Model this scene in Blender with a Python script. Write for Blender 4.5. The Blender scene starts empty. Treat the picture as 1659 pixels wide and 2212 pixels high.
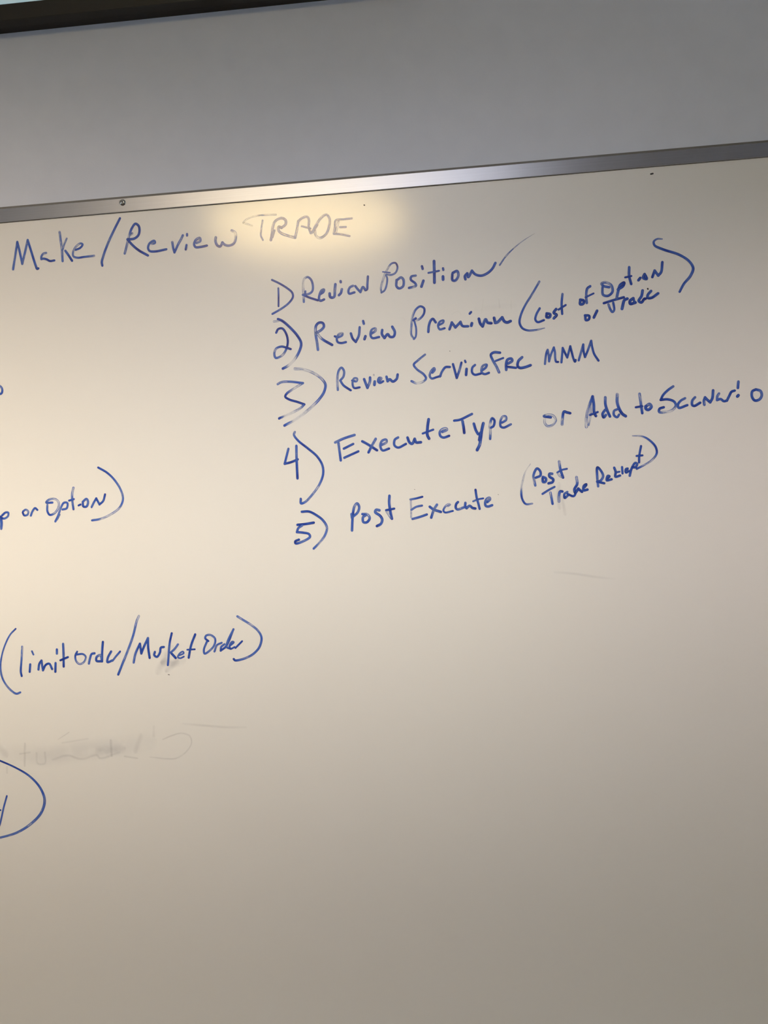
import bpy, bmesh, math, random
from mathutils import Matrix, Vector

SC = bpy.context.scene
COL = SC.collection
PI = math.pi

# ------------------------------------------------------------------ camera
CAM_H, CAM_D = 1.60, 1.16
cd = bpy.data.cameras.new('camera')
cd.sensor_fit = 'VERTICAL'
cd.sensor_height = 36.0
cd.lens = 36.0 * 1787.0 / 2212.0
cd.clip_start = 0.05
cam = bpy.data.objects.new('camera', cd)
COL.objects.link(cam)
ROT = Matrix(((0.9956313327, 0.0566784873, 0.0742010673),
              (0.0740811269, 0.0042172299, -0.9972433011),
              (-0.0568351648, 0.9983835756, 0.0)))
cam.matrix_world = Matrix.Translation((0, -CAM_D, CAM_H)) @ ROT.to_4x4()
SC.camera = cam

# ------------------------------------------------------------------ light and exposure
LAMP_COL = (1.0, 0.74, 0.34)
LAMP_E = 17.5
DAY_COL = (0.77, 0.88, 0.94)
DAY_E = 3.85
# unseen louvred lamps added on the ceiling to shape the board's light: x from, x to, y, tilt, louvre spread, watts, colour
WASH = [(-1.45, -0.5, -1.40, 48, 45, 1.92, (1.0, 0.83, 0.66)), (-0.45, 0.25, -1.40, 47, 44, 0.80, (0.88, 0.88, 1.0)),
        (-1.15, 0.25, -1.55, 51.5, 22, 0.88, (1.0, 0.88, 0.66)), (0.3, 1.6, -1.40, 48, 24, 0.70, (1.0, 0.83, 0.78))]
world = bpy.data.worlds.new('daylight')
SC.world = world
world.use_nodes = True
bg = world.node_tree.nodes['Background']
bg.inputs['Color'].default_value = (*DAY_COL, 1)
bg.inputs['Strength'].default_value = DAY_E
SC.view_settings.view_transform = 'Standard'
SC.view_settings.look = 'None'
SC.view_settings.gamma = 1.0
SC.view_settings.use_curve_mapping = False
SC.view_settings.exposure = 0.03
# the ceiling lamp mirrored in the board: x, y, radius
LAMP = (-0.55, -2.56, 0.44)
CEIL = 2.95
WALL_Y = 0.010
XL, XR, YB = -6.2, 5.6, -9.6

# ------------------------------------------------------------------ materials
def new_mat(name):
    m = bpy.data.materials.new(name)
    m.use_nodes = True
    nt = m.node_tree
    return m, nt, nt.nodes['Principled BSDF']

def N(nt, typ, **kw):
    n = nt.nodes.new(typ)
    for k, v in kw.items():
        setattr(n, k, v)
    return n

def mapped_noise(nt, scale, vec=(1, 1, 1), detail=3.0, coord='Object', rough=0.5):
    tc = N(nt, 'ShaderNodeTexCoord')
    mp = N(nt, 'ShaderNodeMapping')
    mp.inputs['Scale'].default_value = vec
    nz = N(nt, 'ShaderNodeTexNoise')
    nz.inputs['Scale'].default_value = scale
    nz.inputs['Detail'].default_value = detail
    nz.inputs['Roughness'].default_value = rough
    nt.links.new(tc.outputs[coord], mp.inputs['Vector'])
    nt.links.new(mp.outputs['Vector'], nz.inputs['Vector'])
    return nz

def vary(nt, sock, a, b, noise, lo=0.3, hi=0.7):
    r = N(nt, 'ShaderNodeMapRange')
    r.inputs['From Min'].default_value = lo
    r.inputs['From Max'].default_value = hi
    nt.links.new(noise.outputs['Fac'], r.inputs['Value'])
    if isinstance(a, tuple):
        mx = N(nt, 'ShaderNodeMix', data_type='RGBA')
        mx.inputs[6].default_value = (*a, 1)
        mx.inputs[7].default_value = (*b, 1)
        nt.links.new(r.outputs['Result'], mx.inputs[0])
        nt.links.new(mx.outputs[2], sock)
    else:
        r.inputs['To Min'].default_value = a
        r.inputs['To Max'].default_value = b
        nt.links.new(r.outputs['Result'], sock)

def bump(nt, bsdf, noise, strength, dist):
    b = N(nt, 'ShaderNodeBump')
    b.inputs['Strength'].default_value = strength
    b.inputs['Distance'].default_value = dist
    nt.links.new(noise.outputs['Fac'], b.inputs['Height'])
    nt.links.new(b.outputs['Normal'], bsdf.inputs['Normal'])

def simple(name, col, rough, metallic=0.0, col2=None, scale=40):
    m, nt, b = new_mat(name)
    b.inputs['Roughness'].default_value = rough
    b.inputs['Metallic'].default_value = metallic
    b.inputs['Base Color'].default_value = (*col, 1)
    nz = mapped_noise(nt, scale)
    vary(nt, b.inputs['Base Color'], col, col2 or tuple(c * 0.93 for c in col), nz)
    return m

# painted wall: matt, faint roller texture
M_WALL, nt, b = new_mat('grey_wall_paint')
b.inputs['Roughness'].default_value = 0.75
b.inputs['Specular IOR Level'].default_value = 0.3
vary(nt, b.inputs['Base Color'], (0.65, 0.685, 0.79), (0.675, 0.71, 0.815), mapped_noise(nt, 30))
bump(nt, b, mapped_noise(nt, 420, detail=2), 0.12, 0.0006)

BOARD_COL = (0.80, 0.79, 0.77)
# whiteboard: white enamel under a clear, slightly hazy gloss
M_BOARD, nt, b = new_mat('white_enamel')
b.inputs['Roughness'].default_value = 0.42
b.inputs['Specular IOR Level'].default_value = 0.5
b.inputs['Coat Weight'].default_value = 1.0
b.inputs['Coat Roughness'].default_value = 0.14
b.inputs['Coat IOR'].default_value = 1.5
vary(nt, b.inputs['Base Color'], tuple(c * 0.985 for c in BOARD_COL), BOARD_COL, mapped_noise(nt, 3.0, detail=5))
bump(nt, b, mapped_noise(nt, 260, detail=2), 0.10, 0.0004)

# marker ink: density per vertex, streaks along the stroke, see-through where thin
def ink_material(name, ramp, alpha_ramp, smear=False):
    m, nt, b = new_mat(name)
    L = nt.links.new
    at = N(nt, 'ShaderNodeAttribute', attribute_name='ink_amount')
    uv = N(nt, 'ShaderNodeUVMap', uv_map='stroke')
    sep = N(nt, 'ShaderNodeSeparateXYZ')
    L(uv.outputs['UV'], sep.inputs['Vector'])
    def math_(op, a, b_=None, clamp=False):
        n = N(nt, 'ShaderNodeMath', operation=op, use_clamp=clamp)
        for i, v in enumerate((a, b_)):
            if v is None:
                continue
            if isinstance(v, (int, float)):
                n.inputs[i].default_value = v
            else:
                L(v, n.inputs[i])
        return n.outputs[0]
    v = math_('ABSOLUTE', math_('SUBTRACT', math_('MULTIPLY', sep.outputs['Y'], 2.0), 1.0))
    mp = N(nt, 'ShaderNodeMapping')
    mp.inputs['Scale'].default_value = (0.07, 3.2, 1) if not smear else (0.05, 1.6, 1)
    L(uv.outputs['UV'], mp.inputs['Vector'])
    nz = N(nt, 'ShaderNodeTexNoise')
    nz.inputs['Scale'].default_value = 1.0
    nz.inputs['Detail'].default_value = 3.0
    L(mp.outputs['Vector'], nz.inputs['Vector'])
    streak = math_('SUBTRACT', nz.outputs['Fac'], 0.5)
    tc = N(nt, 'ShaderNodeTexCoord')
    fn = N(nt, 'ShaderNodeTexNoise')
    fn.inputs['Scale'].default_value = 900.0 if not smear else 70.0
    fn.inputs['Detail'].default_value = 2.0
    L(tc.outputs['Object'], fn.inputs['Vector'])
    grain = math_('SUBTRACT', fn.outputs['Fac'], 0.5)
    if smear:
        soft = N(nt, 'ShaderNodeMapRange', interpolation_type='SMOOTHSTEP')
        soft.inputs['From Min'].default_value = 1.0
        soft.inputs['From Max'].default_value = 0.1
        L(v, soft.inputs['Value'])
        mod = math_('ADD', 1.0, math_('ADD', math_('MULTIPLY', streak, 2.4), math_('MULTIPLY', grain, 1.6)), True)
        fac = math_('MULTIPLY', math_('MULTIPLY', at.outputs['Fac'], soft.outputs['Result']), mod, True)
        b.inputs['Base Color'].default_value = (*ramp, 1)
    else:
        edge = N(nt, 'ShaderNodeMapRange', interpolation_type='SMOOTHSTEP')
        edge.inputs['From Min'].default_value = 0.45
        edge.inputs['From Max'].default_value = 0.85
        edge.inputs['To Min'].default_value = -0.10
        edge.inputs['To Max'].default_value = 0.14
        L(v, edge.inputs['Value'])
        d = math_('ADD', at.outputs['Fac'], math_('ADD', math_('SUBTRACT', math_('MULTIPLY', streak, 1.5), 0.075),
                  math_('ADD', edge.outputs['Result'], math_('MULTIPLY', grain, 0.25))), True)
        cr = N(nt, 'ShaderNodeValToRGB')
        for i, (p, c) in enumerate(ramp):
            e = cr.color_ramp.elements[i] if i < 2 else cr.color_ramp.elements.new(p)
            e.position = p
            e.color = (*c, 1)
        L(d, cr.inputs['Fac'])
        L(cr.outputs['Color'], b.inputs['Base Color'])
        ar = N(nt, 'ShaderNodeValToRGB')
        for i, (p, c) in enumerate(alpha_ramp):
            e = ar.color_ramp.elements[i] if i < 2 else ar.color_ramp.elements.new(p)
            e.position = p
            e.color = (c, c, c, 1)
        L(d, ar.inputs['Fac'])
        rim = N(nt, 'ShaderNodeMapRange', interpolation_type='SMOOTHSTEP')
        rim.inputs['From Min'].default_value = 1.0
        rim.inputs['From Max'].default_value = 0.80
        L(v, rim.inputs['Value'])
        fac = math_('MULTIPLY', ar.outputs['Color'], rim.outputs['Result'])
    b.inputs['Roughness'].default_value = 0.42
    b.inputs['Coat Weight'].default_value = 1.0
    b.inputs['Coat Roughness'].default_value = 0.15
    b.inputs['Specular IOR Level'].default_value = 0.2
    L(fac, b.inputs['Alpha'])
    return m

M_INK = ink_material('blue_marker_ink',
    [(0.0, (0.22, 0.32, 0.66)), (1.0, (0.006, 0.014, 0.19)), (0.35, (0.11, 0.205, 0.585)),
     (0.60, (0.034, 0.105, 0.49)), (0.82, (0.014, 0.052, 0.36))],
    [(0.0, 0.12), (1.0, 1.0), (0.2, 0.42), (0.45, 0.92), (0.65, 0.98)])
M_SMEAR = ink_material('wiped_ink_film', (0.30, 0.31, 0.41), None, True)
M_SPECK = simple('dark_speck', (0.03, 0.03, 0.035), 0.6)

# brushed aluminium
M_ALU, nt, b = new_mat('brushed_aluminium')
b.inputs['Metallic'].default_value = 1.0
b.inputs['Anisotropic'].default_value = 0.88
b.inputs['Anisotropic Rotation'].default_value = 0.25
nz = mapped_noise(nt, 1.0, (2.0, 1, 900.0), detail=4)
vary(nt, b.inputs['Base Color'], (0.72, 0.75, 0.82), (0.80, 0.83, 0.90), nz)
vary(nt, b.inputs['Roughness'], 0.42, 0.48, nz)
tg = N(nt, 'ShaderNodeTangent', direction_type='UV_MAP', uv_map='grain')
nt.links.new(tg.outputs['Tangent'], b.inputs['Tangent'])

M_GAP_SHADE = simple('gap_shade', (0.15, 0.145, 0.14), 0.6)  # dark colour stands in for the shade in the gaps along the rail
M_SCREW = simple('dull_nickel', (0.36, 0.37, 0.37), 0.28, 1.0, (0.26, 0.27, 0.27), 900)
M_BEZEL = simple('black_plastic', (0.018, 0.017, 0.015), 0.55, 0.0, (0.013, 0.012, 0.011), 800)
M_CEIL = simple('ceiling_tile', (0.70, 0.73, 0.78), 0.9)
M_FLOOR = simple('grey_carpet', (0.21, 0.13, 0.065), 0.95, 0.0, (0.15, 0.09, 0.045), 300)
M_FRAME = simple('white_enamelled_steel', (0.75, 0.75, 0.74), 0.4)

# lit screen picture: pale cyan
M_SCREEN, nt, b = new_mat('lit_screen')
b.inputs['Base Color'].default_value = (0.02, 0.02, 0.02, 1)
b.inputs['Roughness'].default_value = 0.2
b.inputs['Emission Strength'].default_value = 0.50
nz = mapped_noise(nt, 26, detail=4)
vary(nt, b.inputs['Emission Color'], (0.52, 0.80, 0.90), (0.78, 0.93, 0.90), nz)

# lamp diffuser
M_LAMP, nt, b = new_mat('warm_lamp_diffuser')
b.inputs['Base Color'].default_value = (0.8, 0.8, 0.8, 1)
b.inputs['Emission Color'].default_value = (*LAMP_COL, 1)
b.inputs['Emission Strength'].default_value = LAMP_E

M_GLASS, nt, b = new_mat('window_glass')
b.inputs['Base Color'].default_value = (1, 1, 1, 1)
b.inputs['Roughness'].default_value = 0.0
b.inputs['Transmission Weight'].default_value = 1.0
b.inputs['IOR'].default_value = 1.02
mapped = mapped_noise(nt, 4)
vary(nt, b.inputs['Base Color'], (0.97, 0.99, 1.0), (1, 1, 1), mapped)

# ------------------------------------------------------------------ mesh helpers
def obj(name, bm, mat, parent=None, smooth=False):
    me = bpy.data.meshes.new(name)
    bm.to_mesh(me)
    bm.free()
    me.materials.append(mat)
    if smooth:
        for p in me.polygons:
            p.use_smooth = True
    o = bpy.data.objects.new(name, me)
    COL.objects.link(o)
    if parent:
        o.parent = parent
    return o

def box(bm, x0, x1, y0, y1, z0, z1, bevel=0.0):
    vs = [bm.verts.new((x, y, z)) for z in (z0, z1) for y in (y0, y1) for x in (x0, x1)]
    fs = [bm.faces.new([vs[i] for i in q]) for q in
          ((0, 2, 3, 1), (4, 5, 7, 6), (0, 1, 5, 4), (2, 6, 7, 3), (0, 4, 6, 2), (1, 3, 7, 5))]
    if bevel:
        es = list({e for f in fs for e in f.edges})
        bmesh.ops.bevel(bm, geom=es, offset=bevel, segments=2, profile=0.6, affect='EDGES')
    return bm

def boxes(*bs, bevel=0.0):
    bm = bmesh.new()
    for q in bs:
        box(bm, *q, bevel=bevel)
    return bm

def struct(name, bm, mat, parent=None):
    o = obj(name, bm, mat, parent)
    if not parent:
        o['kind'] = 'structure'
    return o

def thing(name, label, cat, loc=(0, 0, 0), group=None):
    o = bpy.data.objects.new(name, None)
    o.empty_display_size = 0.1
    COL.objects.link(o)
    o.location = loc
    o['label'] = label
    o['category'] = cat
    if group:
        o['group'] = group
    return o

def grain_uv(o):
    me = o.data
    uv = me.uv_layers.new(name='grain')
    for lp in me.loops:
        co = me.vertices[lp.vertex_index].co
        uv.data[lp.index].uv = (co.x, co.z + co.y)

# ------------------------------------------------------------------ the room
T = 0.12
struct('wall_front', boxes((XL - T, XR + T, WALL_Y, WALL_Y + T, 0, CEIL)), M_WALL)
struct('wall_back', boxes((XL - T, XR + T, YB - T, YB, 0, CEIL)), M_WALL)
WY0, WY1, WZ0, WZ1 = -5.2, -1.2, 0.95, 2.45
for nm, xa, xb in (('wall_left', XL - T, XL), ('wall_right', XR, XR + T)):
    struct(nm, boxes((xa, xb, YB, WY0, 0, CEIL), (xa, xb, WY1, WALL_Y, 0, CEIL),
                     (xa, xb, WY0, WY1, 0, WZ0), (xa, xb, WY0, WY1, WZ1, CEIL)), M_WALL)
struct('floor', boxes((XL - T, XR + T, YB - T, WALL_Y + T, -T, 0)), M_FLOOR)
struct('ceiling', boxes((XL - T, XR + T, YB - T, WALL_Y + T, CEIL, CEIL + T)), M_CEIL)
for nm, xw, side in (('window_1', XR + 0.06, 1), ('added_window', XL - 0.06, -1)):  # the left window is added to brighten that side with cool light
    fb = [(xw - 0.03, xw + 0.03, WY0, WY1, WZ0, WZ0 + 0.05), (xw - 0.03, xw + 0.03, WY0, WY1, WZ1 - 0.05, WZ1)]
    for k in range(4):
        yy = WY0 + (WY1 - WY0 - 0.05) * k / 3
        fb.append((xw - 0.03, xw + 0.03, yy, yy + 0.05, WZ0 + 0.05, WZ1 - 0.05))
    win = struct(nm, boxes(*fb), M_FRAME)
    obj('pane', boxes((xw - 0.002, xw + 0.002, WY0 + 0.02, WY1 - 0.02, WZ0 + 0.02, WZ1 - 0.02)), M_GLASS, win)
    pl = bpy.data.lights.new('window_portal', 'AREA')
    pl.shape = 'RECTANGLE'
    pl.size, pl.size_y = WZ1 - WZ0, WY1 - WY0
    pl.cycles.is_portal = True
    po = bpy.data.objects.new('window_portal', pl)
    COL.objects.link(po)
    po.location = (xw + side * 0.05, (WY0 + WY1) / 2, (WZ0 + WZ1) / 2)
    po.rotation_euler = (0, side * PI / 2, 0)

# ------------------------------------------------------------------ lamps on the ceiling: the mirrored one and the added wash lamps
lx, ly, lr = LAMP
t = thing('ceiling_lamp', 'round warm ceiling lamp mirrored in the whiteboard around the word "TRADE"',
          'ceiling lamp', (lx, ly, CEIL))

def lathe(prof, n=48):
    bm = bmesh.new()
    rows = [[bm.verts.new((q * math.cos(2 * PI * k / n), q * math.sin(2 * PI * k / n), z)) for k in range(n)] for q, z in prof]
    for a, b in zip(rows, rows[1:]):
        for k in range(n):
            bm.faces.new((a[k], a[(k + 1) % n], b[(k + 1) % n], b[k]))
    bmesh.ops.recalc_face_normals(bm, faces=bm.faces)
    return bm
obj('lamp_rim', lathe([(lr, 0.0), (lr + 0.02, 0.0), (lr + 0.02, -0.03), (lr, -0.03)]), M_FRAME, t)
obj('diffuser', lathe([(0.0005, -0.004), (lr - 0.001, -0.004), (lr - 0.001, -0.02), (lr * 0.7, -0.024), (0.0005, -0.026)]), M_LAMP, t)

for (x0, x1, wy, tilt, spread, watt, tint), lab in zip(WASH, (
        'long louvred lamp added to light the left end of the whiteboard',
        'short louvred lamp added to light the middle of the whiteboard, nearer the wall',
        'narrow-beam louvred lamp added behind the other lamps, farther from the wall',
        'louvred lamp added to light the right end of the whiteboard')):
    t = thing('added_lamp', lab, 'ceiling lamp', ((x0 + x1) / 2, wy, CEIL), 'louvred lamps added to wash the whiteboard')  # added fixture, beam set for the brightness across the board
    L = (x1 - x0) / 2
    tilt = math.radians(tilt)
    bm = boxes((-L, L, -0.05, 0.05, -0.008, 0.0))
    for xx in (-L * 0.8, L * 0.8):
        box(bm, xx - 0.006, xx + 0.006, -0.006, 0.006, -0.10, -0.008)
    obj('mounting_bar', bm, M_FRAME, t)
    bm = boxes((-L, L, -0.05, 0.05, 0.004, 0.03), (-L, L, -0.054, -0.05, -0.03, 0.03), (-L, L, 0.05, 0.054, -0.03, 0.03))
    h = obj('housing', bm, M_FRAME, t)
    h.location = (0, 0, -0.13)
    h.rotation_euler = (tilt, 0, 0)
    ld = bpy.data.lights.new('added_strip_light', 'AREA')
    ld.shape = 'RECTANGLE'
    ld.size, ld.size_y = 2 * L, 0.09
    ld.energy = watt
    ld.color = tint
    ld.spread = math.radians(spread)
    lo = bpy.data.objects.new('added_strip_light', ld)
    COL.objects.link(lo)
    lo.location = ((x0 + x1) / 2, wy, CEIL - 0.13)
    lo.rotation_euler = (tilt, 0, 0)

# ------------------------------------------------------------------ wall screen above the board
TX0, TX1, TZ0, TZ1 = -1.02, 0.02, 2.3311, 2.915
tv = thing('wall_screen', 'black-framed lit screen mounted on the wall above the whiteboard', 'screen', (0, WALL_Y, TZ0))
F0 = WALL_Y - 0.030
bz = 0.0234
def rel(q):
    return (q[0], q[1], q[2] - WALL_Y, q[3] - WALL_Y, q[4] - TZ0, q[5] - TZ0)
obj('bezel', boxes(rel((TX0, TX1, F0, WALL_Y - 0.012, TZ0, TZ0 + bz)), rel((TX0, TX1, F0, WALL_Y - 0.012, TZ1 - bz, TZ1)),
                   rel((TX0, TX0 + bz, F0, WALL_Y - 0.012, TZ0 + bz, TZ1 - bz)),
                   rel((TX1 - bz, TX1, F0, WALL_Y - 0.012, TZ0 + bz, TZ1 - bz)), bevel=0.0008), M_BEZEL, tv)
obj('back_shell', boxes(rel((TX0, TX1, WALL_Y - 0.012, WALL_Y, TZ0, TZ1))), M_BEZEL, tv)
obj('display_panel', boxes(rel((TX0 + bz, TX1 - bz, F0 + 0.002, WALL_Y - 0.012, TZ0 + bz, TZ1 - bz))), M_SCREEN, tv)

# ------------------------------------------------------------------ the whiteboard
BX0, BX1, BZ0 = -1.75, 1.05, 0.80
RZ0, RZ1, RZ2 = 2.0515, 2.0703, 2.0735
wb = thing('whiteboard', 'large glossy whiteboard with blue marker writing under an aluminium top rail',
           'whiteboard', (0, 0, 0))
obj('writing_surface', boxes((BX0, BX1, 0, WALL_Y, BZ0, RZ0 + 0.004)), M_BOARD, wb)
rail = obj('top_rail', boxes((BX0 - 0.012, BX1 + 0.012, -0.0025, 0.0, RZ0, RZ1), bevel=0.0005), M_ALU, wb)
grain_uv(rail)
rail['label'] = 'brushed aluminium rail along the top edge'
g = obj('shade_strip', boxes((BX0 - 0.012, BX1 + 0.012, -0.0015, WALL_Y, RZ1, RZ2)), M_GAP_SHADE, wb)
g['label'] = 'thin dark strip for the gap shade above the rail'
g = obj('shade_strip', boxes((BX0, BX1, -0.0006, 0.0, RZ0 - 0.0006, RZ0)), M_GAP_SHADE, wb)
g['label'] = 'hair-thin dark strip for the shade in the joint under the rail'
for x0, x1 in ((BX0 - 0.012, BX0 + 0.008), (BX1 - 0.008, BX1 + 0.012)):
    s = obj('side_rail', boxes((x0, x1, -0.0025, 0.0, BZ0, RZ0 - 0.001), bevel=0.0005), M_ALU, wb)
    grain_uv(s)
s = obj('marker_tray', boxes((BX0, BX1, -0.07, 0.0, BZ0 - 0.022, BZ0 - 0.016), (BX0, BX1, -0.07, -0.066, BZ0 - 0.016, BZ0 - 0.004),
                             (BX0, BX1, -0.004, WALL_Y, BZ0 - 0.016, BZ0 + 0.004)), M_ALU, wb)
grain_uv(s)

# screw: domed head with a cross recess
def screw_bm(r=0.0046, h=0.0022):
    bm = bmesh.new()
    nr, na = 22, 64
    rows = []
    ca, sa = math.cos(0.6), math.sin(0.6)
    for i in range(nr + 1):
        q = r * (1 - (1 - i / nr) ** 1.3) if i else 0.0
        ring = []
        for j in range(na):
            a = 2 * PI * j / na
            x, z = q * math.cos(a), q * math.sin(a)
            y = -h * math.sqrt(max(0.0, 1 - (q / r) ** 2.6))
            u, v = x * ca + z * sa, -x * sa + z * ca
            if (abs(u) < 0.16 * r and abs(v) < 0.58 * r) or (abs(v) < 0.16 * r and abs(u) < 0.58 * r):
                y += 0.62 * h * (1 - 0.9 * (q / (0.62 * r)))
            ring.append(bm.verts.new((x, y, z)))
            if i == 0:
                ring = ring * na
                break
        rows.append(ring)
    for i in range(nr):
        for j in range(na):
            k = (j + 1) % na
            if i == 0:
                bm.faces.new((rows[0][0], rows[1][k], rows[1][j]))
            else:
                bm.faces.new((rows[i][j], rows[i][k], rows[i + 1][k], rows[i + 1][j]))
    bmesh.ops.recalc_face_normals(bm, faces=bm.faces)
    return bm
sw = obj('screw', screw_bm(), M_SCREW, rail, smooth=True)
sw.location = (-0.4362, -0.0025, 2.0645)
sw['label'] = 'small round cross-head screw'

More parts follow.
